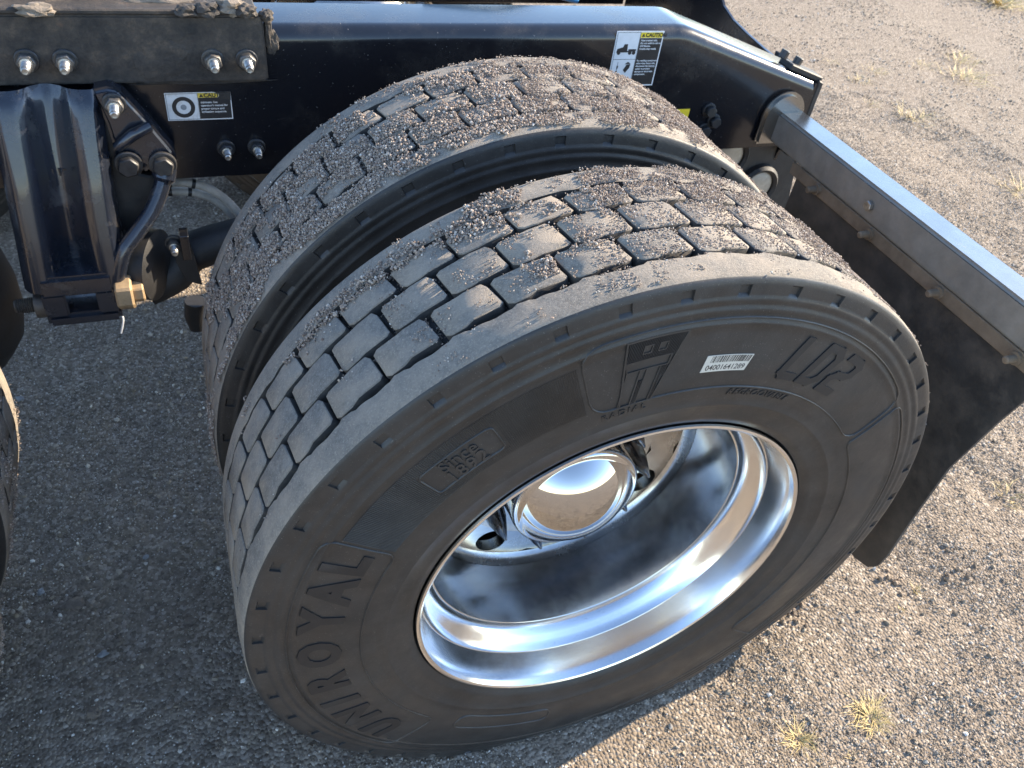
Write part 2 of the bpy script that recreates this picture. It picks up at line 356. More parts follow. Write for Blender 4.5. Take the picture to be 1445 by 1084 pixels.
# ------------------------------------------------------------------ the setting: ground
WC = Vector((0, 0, 0.488))            # centre of the outer wheel, rim lip in the plane y = 0
GZ = 0.018                            # level of the ground; the loaded tyres sit this deep
TANDEM = -1.312                       # next axle, towards the cab
DUAL = 0.3466                         # spacing of the two tyres
def ground_h(x, y):
    x = np.asarray(x, float); y = np.asarray(y, float)
    ed = np.maximum(np.maximum(x-2.0, -1.1-x), np.maximum(y-2.0, -0.5-y)); near = np.clip(1-ed/0.8, 0, 1); mid = np.clip(1-(ed-1.0)/3.0, 0, 1)
    h = (fbm(x*2.2+40, y*2.2+40, 3, 2)-0.5)*0.03*np.clip(1-(ed-3)/6, 0, 1)+(fbm(x*14+90, y*14+90, 9, 2)-0.5)*0.010*mid+(fbm(x*60+90, y*60+20, 19, 1)-0.5)*0.005*near
    w = np.ones_like(h)
    for cx in (0.0, TANDEM):          # rolled flat under the tyres
        w = np.minimum(w, np.clip(np.maximum((np.abs(x-cx)-0.17)/0.25, (np.abs(y-0.29)-0.36)/0.25), 0.06, 1))
    return h*w-0.002+GZ
def build_ground():
    def axis(lo, hi, st, far):
        a = np.arange(lo, hi, st); s = st; up = [hi]
        while up[-1] < far: s *= 1.16; up.append(up[-1]+s)
        s = st; dn = [lo]
        while dn[-1] > -far: s *= 1.16; dn.append(dn[-1]-s)
        return np.concatenate([np.array(dn[1:][::-1]), a, np.array(up)])
    X, Y = axis(-1.3, 2.2, 0.011, 600), axis(-0.7, 2.2, 0.011, 600)
    GX, GY = np.meshgrid(X, Y, indexing='ij'); Z = ground_h(GX, GY)-GZ
    fade = np.clip(1-(np.hypot(GX, GY)-30)/60, 0.0, 1); Z = Z*fade+GZ
    V = np.stack([GX, GY, Z], -1).reshape(-1, 3); nx, ny = GX.shape
    i, j = np.meshgrid(np.arange(nx-1), np.arange(ny-1), indexing='ij'); q = (i*ny+j).ravel()
    me = np_mesh('ground', V, np.stack([q, q+ny, q+ny+1, q+1], -1))
    me.polygons.foreach_set('use_smooth', [True]*len(me.polygons))
    tag(link('ground', me, None, 'gravel_ground'), kind='structure')
build_ground()
def build_gravel():
    tree = grit_tree('ground_gravel', 'gravel_stone', 1)
    P = []; S = []
    def add(n, x0, x1, y0, y1, s0, s1, keep=None, sink=0.15):
        x, y = RNG.uniform(x0, x1, n), RNG.uniform(y0, y1, n)
        ok = np.ones(n, bool) if keep is None else keep(x, y)
        ok &= RNG.random(n) < np.clip((fbm(x*5+70, y*5+30, 51, 3)-0.30)/0.28, 0.25, 1)
        for cx in (0.0, TANDEM): ok &= ~((np.abs(x-cx) < 0.135) & (y > 0.0) & (y < 0.59))
        x, y = x[ok], y[ok]; s = s0*(s1/s0)**(RNG.random(len(x))**2.2)
        P.append(np.stack([x, y, ground_h(x, y)+s*(0.3-sink)], -1)); S.append(s)
    vis = lambda x, y: (y > -0.55) & (y < 1.75+0.75*(x+1.3))
    add(390000, -1.35, 1.5, -0.5, 1.5, 0.0010, 0.0024, vis)
    add(13000, -1.35, 1.5, -0.5, 1.5, 0.0022, 0.0060, vis)
    add(90000, 1.5, 3.0, -0.2, 2.6, 0.0016, 0.0034)
    add(26000, -0.6, 1.5, 1.5, 3.0, 0.0022, 0.0045)
    add(70000, 1.0, 7.0, 1.2, 6.5, 0.0024, 0.0058, lambda x, y: (y > 2.6) | (x > 3.0))
    tag(grit('ground_gravel', np.concatenate(P), np.concatenate(S), tree, None, 'gravel_stone', 0.5), 'loose crushed gravel and stone chips lying over the whole lot', 'gravel', kind='stuff')
build_gravel()

# ------------------------------------------------------------------ tyre
NB = 44; PITCH = 2*PI/NB
MIDY = 0.1185
SWR = np.array([0.283, 0.290, 0.2955, 0.301, 0.304, 0.309, 0.312, 0.320, 0.332, 0.3335, 0.336, 0.3375, 0.350, 0.365, 0.380, 0.395, 0.410, 0.425, 0.438, 0.448, 0.4495, 0.4525, 0.454,
                0.460, 0.4635, 0.4655, 0.470, 0.472, 0.4755, 0.4775, 0.482, 0.484, 0.4865, 0.4955, 0.498, 0.503, 0.5062, 0.5080])
PLAINR = np.array([0.283, 0.2955, 0.304, 0.320, 0.336, 0.350, 0.365, 0.380, 0.395, 0.410, 0.425, 0.440, 0.455, 0.470, 0.485, 0.4955, 0.498, 0.503, 0.5062, 0.5080])
PLAINY = np.array([0.030, -0.0025, -0.0075, -0.0115, -0.0140, -0.0160, -0.0170, -0.0168, -0.0157, -0.0141, -0.0122, -0.0102, -0.0082, -0.0064, -0.0048, -0.0036, -0.0032, -0.0020, 0.0002, 0.0045])
_RIB = {0.309: -.0012, 0.3335: -.0016, 0.336: -.0016, 0.4495: -.0018, 0.4525: -.0018, 0.4655: -.0020, 0.470: -.0020, 0.4775: -.0018, 0.482: -.0018}
SWY = np.array([float(np.interp(r, PLAINR, PLAINY))+0.6*_RIB.get(float(r), 0.0) for r in SWR])
def swy(r): return np.interp(r, PLAINR, PLAINY)
RT, RF = 0.5105, 0.4955               # tread crown, groove floor
def squash(V):
    """load the tyre: flat on the ground, bulged sidewalls above it (coordinates about the wheel centre)"""
    V = np.array(V, float); z = V[:, 2]
    b = np.clip((-z-0.24)/0.2, 0, 1); b = b*b*(3-2*b)*np.clip(1-np.abs(V[:, 0])/0.42, 0, 1)
    V[:, 1] += np.sign(V[:, 1]-MIDY)*0.003*b*np.clip(np.abs(V[:, 1]-MIDY)/0.13, 0, 1)
    fl = -0.488+GZ-0.001; k = 0.014
    V[:, 2] = np.where(z < fl+k, fl+k*np.exp(np.clip((z-fl-k)/k, -30, 0)), z)
    return V
JO = {1: rad(105.8), 2: rad(103.0), 3: rad(100.1)}          # a joint of each row of blocks
ROWS = {1: (0.0440, 0.0932), 2: (0.0968, 0.1472), 3: (0.1508, 0.1938)}
def ripple(th, off):
    """stepped wave of a rib edge, in step with the blocks next to it"""
    u = ((th-off)/PITCH) % 1.0
    return np.where(u < 0.5, np.clip((0.5-np.abs(u-0.25)*2-0.18)/0.14, 0, 1), 0.0)
def carcass():
    sub = 14; n = NB*sub; base = np.arange(n)*2*PI/n
    # place columns on the shoulder notch edges
    k = np.arange(NB); th = []
    for kk in k:
        c0 = rad(85.0)+kk*PITCH; hw = rad(0.85)
        st = [-hw-0.0006, -hw, -hw*0.33, hw*0.33, hw, hw+0.0006]; rest = np.linspace(hw+0.0006, PITCH-hw-0.0006, sub-4)[1:-1]
        th += [c0+s for s in st]+[c0+s for s in rest]
    th = np.array(th); notch = np.tile(np.array([0, 1, 1, 1, 1, 0]+[0]*(sub-6), bool), NB); n = len(th)
    prof = []
    for r, y in zip(SWR, SWY):
        yy = np.full(n, y); rr = np.full(n, r)
        if 0.486 < r < 0.4956: yy = yy+np.where(notch, 0.0030, 0)
        prof.append((yy, rr))
    e1 = 0.0372+0.0046*ripple(th, JO[1]+PITCH*0.5)-0.0012*np.sin(th*NB*2)
    e2 = 0.1992-0.0030*ripple(th, JO[3]+PITCH*0.5)
    wob = lambda s: (vnoise(np.cos(th)*9+40, np.sin(th)*9+40, s)-0.5)*0.0012
    one = np.ones(n)
    prof += [(0.012*one, 0.5092+wob(1)), (0.024*one, 0.5102+wob(2)), (e1-0.0018, RT+wob(3)), (e1, RT-0.0012+wob(3)), (e1+0.0016, RF*one), (0.085*one, RF*one), (0.118*one, RF*one), (0.16*one, RF*one),
             (e2-0.0016, RF*one), (e2, RT-0.0012+wob(4)), (e2+0.0018, RT+wob(4)), (0.213*one, 0.5102+wob(5)), (0.225*one, 0.5092+wob(6))]
    for r, y in zip(SWR[::-1], SWY[::-1]):
        yy = np.full(n, 2*MIDY-y)
        if 0.486 < r < 0.4956: yy = yy-np.where(notch, 0.0030, 0)
        prof.append((yy, np.full(n, r)))
    m = len(prof); V = np.zeros((n, m, 3)); first = len(SWR)
    for i, (yy, rr) in enumerate(prof): V[:, i, 0] = rr*np.cos(th); V[:, i, 1] = yy; V[:, i, 2] = rr*np.sin(th)
    V = squash(V.reshape(-1, 3))
    j = np.arange(n); F = []; mi = []
    for i in range(m-1):
        F.append(np.stack([j*m+i, ((j+1) % n)*m+i, ((j+1) % n)*m+i+1, j*m+i+1], -1)); mi.append(np.full(n, 2 if first+3 <= i <= first+8 else 1 if (first-2 <= i < m-first+1) else 0))
    me = np_mesh('tyre', V, np.concatenate(F)); me.materials.append(M('sidewall_rubber')); me.materials.append(M('tread_rubber')); me.materials.append(M('groove_rubber'))
    me.polygons.foreach_set('material_index', np.concatenate(mi).astype(np.int32))
    return sharp(me, 38)
TYRE_ME = carcass()
def block_mesh(row, var):
    y0, y1 = ROWS[row]; r = random.Random(row*10+var); L = PITCH-rad(0.66); h = L/2; sl = rad(0.42)
    j = lambda a: r.uniform(-a, a)
    st0 = 0.0045 if row == 1 else 0.0022; st1 = 0.0045 if row == 3 else 0.0022; c = rad(0.55)
    # outline (angle, y): outer edge left to right, then inner edge back; angle grows to the left
    pts = [(h-c-sl, y0+j(.0006)), (rad(0.9), y0+j(.0006)), (-rad(0.25), y0+st0+j(.0006)), (-h+c-sl, y0+st0+j(.0006)), (-h-sl*0.9, y0+st0+0.004),
           (-h+sl, y1-st1-0.005+j(.0008)), (-h+sl+c, y1+j(.0006)), (-rad(0.5), y1+j(.0006)), (rad(0.5), y1-st1*0.5), (h-c+sl, y1-st1+j(.0006)), (h+sl, y1-st1-0.004), (h-sl*0.7, y0+0.004)]
    cy = (y0+y1)/2; bm = bmesh.new()
    def V(a, y, rr): return bm.verts.new((rr*math.sin(-a), y, rr*math.cos(a)))
    top = []; mid = []; bot = []
    for a, y in pts:
        k = 1-0.0022/abs(max(0.02, abs(a)*0.5)); a2 = a*0.965; y2 = cy+(y-cy)*0.955
        top.append(V(a2, y2, RT+j(.0003))); mid.append(V(a, y, RT-0.0014)); bot.append(V(a*1.01, cy+(y-cy)*1.02, RF-0.002))
    ctr = V(0, cy, RT+0.0002); n = len(pts)
    for i in range(n):
        k = (i+1) % n
        bm.faces.new((ctr, top[i], top[k])); bm.faces.new((top[i], mid[i], mid[k], top[k])); fs = bm.faces.new((mid[i], bot[i], bot[k], mid[k])); fs.material_index = 1
    return sharp(from_bm(bm, 'tread_block'), 50)
BLOCKS = {(r, v): block_mesh(r, v) for r in (1, 2, 3) for v in range(3)}
for _m in BLOCKS.values(): _m.materials.append(M('tread_rubber')); _m.materials.append(M('groove_rubber'))
def add_blocks(tyre, lim=0.440):
    rr = random.Random(5)
    for row in (1, 2, 3):
        for k in range(NB):
            a = JO[row]+(k+0.5)*PITCH
            if math.sin(a)*RT < -lim: continue
            o = link('tread_block', BLOCKS[(row, rr.randrange(3))], tyre)
            o.rotation_euler = (0, -(a-PI/2)+rr.uniform(-.002, .002), 0); o.location = (0, rr.uniform(-.0006, .0006), 0)
def surf_r(th, y):
    """tread surface radius at (angle, y)"""
    r = np.full(len(th), RF)
    r[(y < 0.040) | (y > 0.199)] = 0.5098
    for row, (y0, y1) in ROWS.items():
        u = ((th-JO[row])/PITCH) % 1.0
        r[(y > y0+.001) & (y < y1-.001) & (u > 0.05) & (u < 0.95)] = RT
    return r
GRIT_TREE = grit_tree('tread_grit', 'tread_grit', 1)
def tread_grit(tyre, n, dens, s0, s1, seed, fine=0):
    th = RNG.uniform(rad(-25), rad(205), n); y = RNG.uniform(0.0, 0.236, n)
    d = dens(np.degrees(th), y); r = surf_r(th, y)
    clump = fbm(th*8.5+60, y*21+60, seed, 4); cl2 = fbm(th*46+10, y*95+30, seed+3, 3)
    mask = np.clip((clump*0.78+cl2*0.22-(0.735-0.40*d))/0.07, 0, 1)
    mask = np.where(r < RT-0.004, np.clip(mask+0.45*d, 0, 1), mask)
    ok = RNG.random(n) < mask*np.clip(d*1.4, 0, 1)
    th, y, r, mask = th[ok], y[ok], r[ok], mask[ok]; s = s0*(s1/s0)**(RNG.random(len(th))**1.8)
    s = s*np.where(np.degrees(th) < 96, 0.72, 1.0)
    lift = RNG.random(len(th))**1.5*0.0035*mask
    fill = np.where(r < RT-0.004, RNG.random(len(th))*0.007*mask, 0)
    r = r+s*0.45+lift+fill
    P = np.stack([r*np.cos(th), y, r*np.sin(th)], -1)
    grit('tread_grit', P, s, GRIT_TREE, tyre, 'tread_grit')
def fine_sand(tyre, n, seed):
    th = RNG.uniform(rad(-20), rad(128), n); y = RNG.uniform(0.004, 0.234, n); r = surf_r(th, y); t = np.degrees(th)
    d = np.interp(t, [-20, 20, 88, 104, 128], [0.5, 0.8, 0.75, 0.45, 0.1])*np.interp(y, [0, 0.03, 0.05, 0.236], [0.12, 0.25, 0.9, 0.8])
    m = np.clip((fbm(th*30+20, y*60+20, seed, 3)-0.62+0.5*d)/0.2, 0, 1); ok = RNG.random(n) < m
    th, y, r = th[ok], y[ok], r[ok]; s = RNG.uniform(0.0005, 0.0011, len(th)); r = r+s*0.4
    grit('tread_sand', np.stack([r*np.cos(th), y, r*np.sin(th)], -1), s, GRIT_TREE, tyre, 'tread_grit')
def polar(me, thc, rb, lift, subdiv=0.006):
    """bend a flat mesh (u right, v up, w towards the viewer) onto the outer sidewall, tops outward"""
    bm = bmesh.new(); bm.from_mesh(me); bpy.data.meshes.remove(me)
    bmesh.ops.triangulate(bm, faces=bm.faces)
    for _ in range(3):
        es = [e for e in bm.edges if e.calc_length() > subdiv]
        if not es: break
        bmesh.ops.subdivide_edges(bm, edges=es, cuts=1); bmesh.ops.triangulate(bm, faces=[f for f in bm.faces if len(f.verts) > 3])
    co = np.array([v.co[:] for v in bm.verts]); r = rb+co[:, 1]; th = thc-co[:, 0]/rb
    V = squash(np.stack([r*np.cos(th), swy(r)-lift-co[:, 2], r*np.sin(th)], -1))
    for v, c in zip(bm.verts, V): v.co = c
    return from_bm(bm, 'moulding')
def ridge(path, w=0.0013, hgt=0.0016, closed=True):
    """thin raised line through (angle in degrees, radius) points"""
    pts = []
    n = len(path)
    for i in range(n if closed else n-1):
        (a0, r0), (a1, r1) = path[i], path[(i+1) % n]; m = max(1, int(max(abs(a1-a0)/1.0, abs(r1-r0)/0.008)))
        pts += [(a0+(a1-a0)*k/m, r0+(r1-r0)*k/m) for k in range(m)]
    if not closed: pts.append(path[-1])
    P = np.array(pts); th = np.radians(P[:, 0]); r = P[:, 1]; X = np.stack([r*np.cos(th), r*np.sin(th)], -1)
    T = np.roll(X, -1, 0)-np.roll(X, 1, 0)
    if not closed: T[0] = X[1]-X[0]; T[-1] = X[-1]-X[-2]
    T /= np.linalg.norm(T, axis=1)[:, None]+1e-9; N = np.stack([-T[:, 1], T[:, 0]], -1)
    V = []
    for o, h in ((-w, -0.0006), (-w*0.5, hgt), (w*0.5, hgt), (w, -0.0006)):
        Q = X+N*o; rr = np.hypot(Q[:, 0], Q[:, 1]); V.append(np.stack([Q[:, 0], swy(rr)-h, Q[:, 1]], -1))
    V = np.stack(V, 1); n = len(V); F = []
    for i in range(n if closed else n-1):
        k = (i+1) % n
        for c in range(3): F.append((i*4+c, k*4+c, k*4+c+1, i*4+c+1))
    return np_mesh('ridge', squash(V.reshape(-1, 3)), F)
def rounded(a0, a1, r0, r1, ca=2.2, cr=0.014, n=4):
    out = []
    for (ac, rc, s) in ((a1-ca, r1-cr, 0), (a0+ca, r1-cr, 1), (a0+ca, r0+cr, 2), (a1-ca, r0+cr, 3)):
        for k in range(n+1):
            t = (s+k/n)*PI/2; out.append((ac+ca*math.cos(t), rc+cr*math.sin(t)))
    return out
def serration(a0, a1, r0, r1, step, w=0.0006, h=0.0015, skew=0.0, skip=None):
    V = []; F = []; rs0 = None
    a = a0
    while a < a1:
        lo, hi = (r0(a) if callable(r0) else r0), (r1(a) if callable(r1) else r1)
        segs = [(lo, hi)]
        if skip: segs = skip(a, lo, hi)
        for lo, hi in segs:
            if hi-lo < 0.003: continue
            m = 5; b = len(V)
            for i in range(m):
                r = lo+(hi-lo)*i/(m-1); t = rad(a+skew*(r-lo)/0.06); y = float(swy(r))
                for o, hh in ((-w, -.0004), (0, h), (w, -.0004)):
                    V.append((r*math.cos(t)-o*math.sin(t), y-hh, r*math.sin(t)+o*math.cos(t)))
            for i in range(m-1):
                for c in range(2): F.append((b+i*3+c, b+i*3+3+c, b+i*3+4+c, b+i*3+1+c))
        a += step
    return np_mesh('serration', squash(V), F)

def outer_markings(tyre):
    # brand round the left of the wall, read clockwise with the tops outward
    word = 'UNIROYAL'; angs = [217.0, 207.3, 199.6, 191.5, 181.2, 170.8, 163.0, 156.2]
    for ch, a in zip(word, angs):
        me = text_mesh(ch, 0.069, 0.0034, 0, 0.0011)
        link('letter', polar(me, rad(a), 0.4165, 0.0004), tyre, 'letter_rubber')
    link('panel_outline', ridge(rounded(152.0, 226.0, 0.368, 0.4585)), tyre, 'sidewall_rubber')
    # panel with the emblem, the sticker and the size code
    link('panel_outline', ridge(rounded(36.0, 108.0, 0.366, 0.4585, 3.4, 0.022)), tyre, 'sidewall_rubber')
    link('panel_outline', ridge(rounded(-42.0, 34.5, 0.366, 0.4560, 2.0, 0.01)), tyre, 'sidewall_rubber')
    link('panel_outline', ridge(rounded(234.0, 262.0, 0.352, 0.3850, 2.5, 0.010)), tyre, 'sidewall_rubber')
    sk = lambda a, lo, hi: [(lo, 0.385), (0.425, hi)] if 122.4 < a < 136.6 else [(lo, hi)]
    link('serrated_band', serration(108.9, 151.2, 0.3740, 0.4400, 0.33, skip=sk), tyre, 'sidewall_rubber')
    link('date_plaque', ridge(rounded(122.8, 136.2, 0.3865, 0.4235, 1.0, 0.005)), tyre, 'sidewall_rubber')
    link('lettering', polar(text_mesh('Since', 0.022, 0.0002, 0, 0.0014, 1.05), rad(129.5), 0.4135, 0.0003), tyre, 'sidewall_rubber')
    link('lettering', polar(text_mesh('1892', 0.024, 0.0002, 0, 0.0014, 1.15), rad(129.5), 0.3955, 0.0003), tyre, 'sidewall_rubber')
    link('lettering', polar(text_mesh('RADIAL', 0.0125, 0.0001, 0, 0.0010, 1.35), rad(102.0), 0.3560, 0.0002), tyre, 'sidewall_rubber')
    link('lettering', polar(text_mesh('REGROOVABLE', 0.0135, 0.0001, 0.25, 0.0010, 1.1), rad(72.5), 0.3575, 0.0002), tyre, 'sidewall_rubber')
    def stroke(pts, w):
        out = []
        for (a, b) in zip(pts[:-1], pts[1:]):
            A, B = Vector(a), Vector(b); t = (B-A).normalized()*w/2; nn = Vector((-t.y, t.x)); A = A-t*0.8; B = B+t*0.8
            out.append([tuple(A-nn), tuple(B-nn), tuple(B+nn), tuple(A+nn)])
        return out
    glyphs = {-0.056: [(0.0, 0.025), (0.0, -0.020), (0.005, -0.025), (0.024, -0.025)], -0.015: [(0.0, -0.025), (0.0, 0.025), (0.018, 0.025), (0.027, 0.016), (0.027, -0.016), (0.018, -0.025), (0.0, -0.025)],
              0.030: [(0.0, 0.025), (0.020, 0.025), (0.026, 0.019), (0.026, 0.007), (0.020, 0.001), (0.006, -0.002), (0.0, -0.009), (0.0, -0.025), (0.027, -0.025)]}
    for u0, pts in glyphs.items():
        mes = [prism([(u0+q[0]+0.34*q[1], q[1]) for q in quad], 'z', -0.0006, 0.0013+0.00004*k) for k, quad in enumerate(stroke(pts, 0.0110))]
        link('letter', polar(join_me(mes), rad(62.3), 0.4130, 0.0003), tyre, 'letter_rubber')
    # emblem: slanted hatched shield with a T and two small squares standing clear of the hatching
    def em(pts): return prism(pts, 'z', -0.0006, 0.0010)
    sl = lambda u, v: (u+0.30*v, v)
    hb = []
    for k in range(34):
        u = -0.030+k*0.0019; lo = -0.040+0.0; top = 0.040
        wv = [(-0.040, top)]
        for v0, v1 in ((-0.042, -0.010), (-0.010, 0.004), (0.016, 0.024), (0.024, 0.033), (0.033, 0.042), (0.004, 0.016)):
            inside = False
            if (v0, v1) == (-0.042, -0.010): inside = (-0.022 < u < -0.006) or (0.002 < u < 0.018)
            if (v0, v1) == (-0.010, 0.004): inside = -0.022 < u < 0.018
            if (v0, v1) == (0.004, 0.016): inside = u < 0.026
            if (v0, v1) == (0.024, 0.033): inside = (-0.010 < u < -0.001) or (0.007 < u < 0.016)
            taper = 0.012*(0.042-v0)/0.084
            if u < -0.030+taper or u > 0.034-taper: inside = True
            if not inside: hb.append(prism([sl(u, v0), sl(u+0.0009, v0), sl(u+0.0009, v1), sl(u, v1)], 'z', -0.0006, 0.0010))
    link('emblem', polar(join_me(hb), rad(98.6), 0.4080, 0.0003, 0.01), tyre, 'letter_rubber')
    edge = [sl(-0.031, 0.042), sl(0.035, 0.042), sl(0.023, -0.042), sl(-0.019, -0.042)]
    rim_ = []
    for i in range(4):
        a, b = Vector(edge[i]), Vector(edge[(i+1) % 4]); t = (b-a).normalized()*0.0011; nn = Vector((-t.y, t.x))
        rim_.append(prism([tuple(a-t-nn), tuple(b+t-nn), tuple(b+t+nn), tuple(a-t+nn)], 'z', -0.0006, 0.0012))
    for q in ([(-0.022, 0.004), (0.026, 0.004), (0.026, 0.016), (-0.026, 0.016)], [(-0.022, -0.042), (-0.006, -0.042), (-0.006, 0.004), (-0.022, 0.004)], [(0.002, -0.042), (0.018, -0.042), (0.018, 0.004), (0.002, 0.004)],
              [(-0.010, 0.024), (-0.001, 0.024), (-0.001, 0.033), (-0.010, 0.033)], [(0.007, 0.024), (0.016, 0.024), (0.016, 0.033), (0.007, 0.033)]):
        q = [sl(*p_) for p_ in q]
        for i in range(4):
            a, b = Vector(q[i]), Vector(q[(i+1) % 4]); t = (b-a).normalized()*0.0006; nn = Vector((-t.y, t.x))
            rim_.append(prism([tuple(a-t-nn), tuple(b+t-nn), tuple(b+t+nn), tuple(a-t+nn)], 'z', -0.0006, 0.0011))
    link('emblem_outline', polar(join_me(rim_), rad(98.6), 0.4080, 0.0003, 0.01), tyre, 'sidewall_rubber')
    # paper sticker with bar code
    st = link('barcode_sticker', polar(prism([(-0.0335, -0.0108), (0.0285, -0.0108), (0.0330, 0.0108), (-0.0290, 0.0108)], 'z', -0.0004, 0.0003), rad(83.6), 0.4010, 0.0006, 0.008), tyre, 'paper_label')
    st['label'] = 'small cream sticker with a bar code and number'
    bars = []; u = -0.0245; rr = random.Random(3)
    while u < 0.0270:
        w = rr.choice((0.0005, 0.0005, 0.0010, 0.0016)); bars.append(prism([(u+0.0004, 0.0015), (u+w+0.0004, 0.0015), (u+w+0.0024, 0.0100), (u+0.0024, 0.0100)], 'z', 0.0003, 0.00045)); u += w+rr.choice((0.0005, 0.0009, 0.0013))
    link('print', polar(join_me(bars), rad(83.6), 0.4010, 0.0006, 0.01), st, 'black_vinyl')
    link('print', polar(text_mesh('04001641289', 0.0098, 0.0001, 0.15, 0.0004, 1.0), rad(83.8), 0.3955, 0.0006, 0.01), st, 'black_vinyl')

def make_rim(parent):
    # outer flange, bead barrel, drop centre
    pr = [(0.030, 0.286), (0.012, 0.2865), (0.003, 0.2885), (-0.0035, 0.2925), (-0.0060, 0.2915), (-0.0066, 0.2885), (-0.0048, 0.2858), (0.000, 0.2838), (0.003, 0.2826), (0.012, 0.2806), (0.026, 0.2782), (0.040, 0.2760), (0.047, 0.2748), (0.0475, 0.2734),
          (0.054, 0.2712), (0.060, 0.2660), (0.066, 0.2590), (0.072, 0.2535), (0.079, 0.2500), (0.086, 0.2488), (0.0864, 0.2470), (0.110, 0.2450), (0.135, 0.2435), (0.165, 0.2420), (0.190, 0.2405), (0.204, 0.2375)]
    rim = link('rim', lathe(pr, 160), parent, 'polished_aluminium')
    # wheel disc with eight hand holes
    me = lathe([(0.196, 0.2385), (0.206, 0.2350), (0.213, 0.2280), (0.216, 0.2200), (0.213, 0.2020), (0.213, 0.1850), (0.217, 0.1700), (0.220, 0.1500), (0.220, 0.1180), (0.220, 0.085)], 160)
    bm = bmesh.new(); bm.from_mesh(me)
    holes = [rad(-118+45*k) for k in range(8)]
    def hr(co):
        t = math.atan2(co.z, co.x); r = math.hypot(co.x, co.z)
        return min(math.hypot((((t-h+PI) % (2*PI))-PI)*r, (r-0.2010)) for h in holes)
    bm.free()
    # disc as polar grid in pieces around each hole
    V = []; F = []; prof = [(0.196, 0.2385), (0.206, 0.2350), (0.213, 0.2280), (0.2165, 0.2220)]
    flat = [(0.2165, 0.2220), (0.217, 0.1790)]
    def dy(r): return float(np.interp(r, [0.085, 0.118, 0.150, 0.165, 0.1715, 0.2285, 0.2330, 0.2365, 0.2385], [0.222, 0.222, 0.2215, 0.2185, 0.2170, 0.2165, 0.213, 0.206, 0.196]))
    bm = bmesh.new(); HR = 0.0255; S = 28
    for h in holes:
        ring_o = []; ring_i = []; ring_b = []
        for k in range(S):
            t = 2*PI*k/S; ca, sa = math.cos(t), math.sin(t); m = max(abs(ca), abs(sa))
            ao, ro = h+(PI/8)*ca/m, 0.2000+0.0285*sa/m
            r2 = 0.2000+HR*sa; a2 = h+HR*1.1*ca/0.2000
            ring_o.append(bm.verts.new((ro*math.cos(ao), dy(ro), ro*math.sin(ao))))
            ring_i.append(bm.verts.new((r2*math.cos(a2), dy(r2), r2*math.sin(a2))))
            ring_b.append(bm.verts.new((r2*math.cos(a2), dy(r2)+0.022, r2*math.sin(a2))))
        for k in range(S):
            k2 = (k+1) % S
            bm.faces.new((ring_o[k], ring_o[k2], ring_i[k2], ring_i[k])); bm.faces.new((ring_i[k], ring_i[k2], ring_b[k2], ring_b[k]))
    rs = [0.085, 0.118, 0.150, 0.165, 0.1715]; ro = [0.2285, 0.2330, 0.2365, 0.2385]; A = 96
    for rr in (rs, ro):
        grid = [[bm.verts.new((r*math.cos(2*PI*j/A), dy(r), r*math.sin(2*PI*j/A))) for r in rr] for j in range(A)]
        for j in range(A):
            for i in range(len(rr)-1): bm.faces.new((grid[j][i], grid[(j+1) % A][i], grid[(j+1) % A][i+1], grid[j][i+1]))
    bpy.data.meshes.remove(me)
    d = link('wheel_disc', sharp(from_bm(bm, 'disc'), 40), rim, 'grimy_aluminium')
    # drum seen through the holes
    link('brake_drum', lathe([(0.262, 0.08), (0.262, 0.215), (0.275, 0.222), (0.40, 0.222)], 64), rim, 'matte_black')
    # hub and its polished cap
    cap = link('hub_cap', lathe([(0.224, 0.1120), (0.215, 0.1120), (0.210, 0.1085), (0.160, 0.1050), (0.146, 0.1050), (0.139, 0.1040), (0.1345, 0.1015), (0.1322, 0.0970), (0.1316, 0.0930), (0.1300, 0.0915)]+[(0.1300-(math.sqrt(0.128**2-(0.0915*(1-k/9))**2)-math.sqrt(0.128**2-0.0915**2)), 0.0915*(1-k/9)) for k in range(1, 10)], 96, ang=60), parent, 'chrome')
    cap['label'] = 'mirror-polished round chrome hub cap'
    # pointed lug nut covers
    for k in range(10):
        a = rad(-142+36*k)
        me = lathe([(0.222, 0.0), (0.222, 0.0215), (0.208, 0.0215), (0.205, 0.0190), (0.186, 0.0165), (0.165, 0.0095), (0.146, 0.0022), (0.1455, 0.0)], 6, smooth=False)
        me.transform(Matrix.Rotation(0.4+k, 4, 'Y')); me.transform(Matrix.Translation((0.131*math.cos(a), 0, 0.131*math.sin(a))))
        link('lug_nut_spike', me, parent, 'dark_chrome')
    return rim
def inner_rim(parent):
    pr = [(0.030, 0.286), (0.003, 0.2885), (-0.0055, 0.2915), (-0.0045, 0.2855), (0.010, 0.2795), (0.050, 0.2735), (0.062, 0.2620), (0.08, 0.2520), (0.18, 0.24), (0.22, 0.272), (0.24, 0.285)]
    link('rim', lathe(pr, 96), parent, 'polished_aluminium')
    link('wheel_disc', lathe([(-0.06, 0.236), (-0.09, 0.215), (-0.10, 0.18), (-0.10, 0.10)], 64), parent, 'grimy_aluminium')

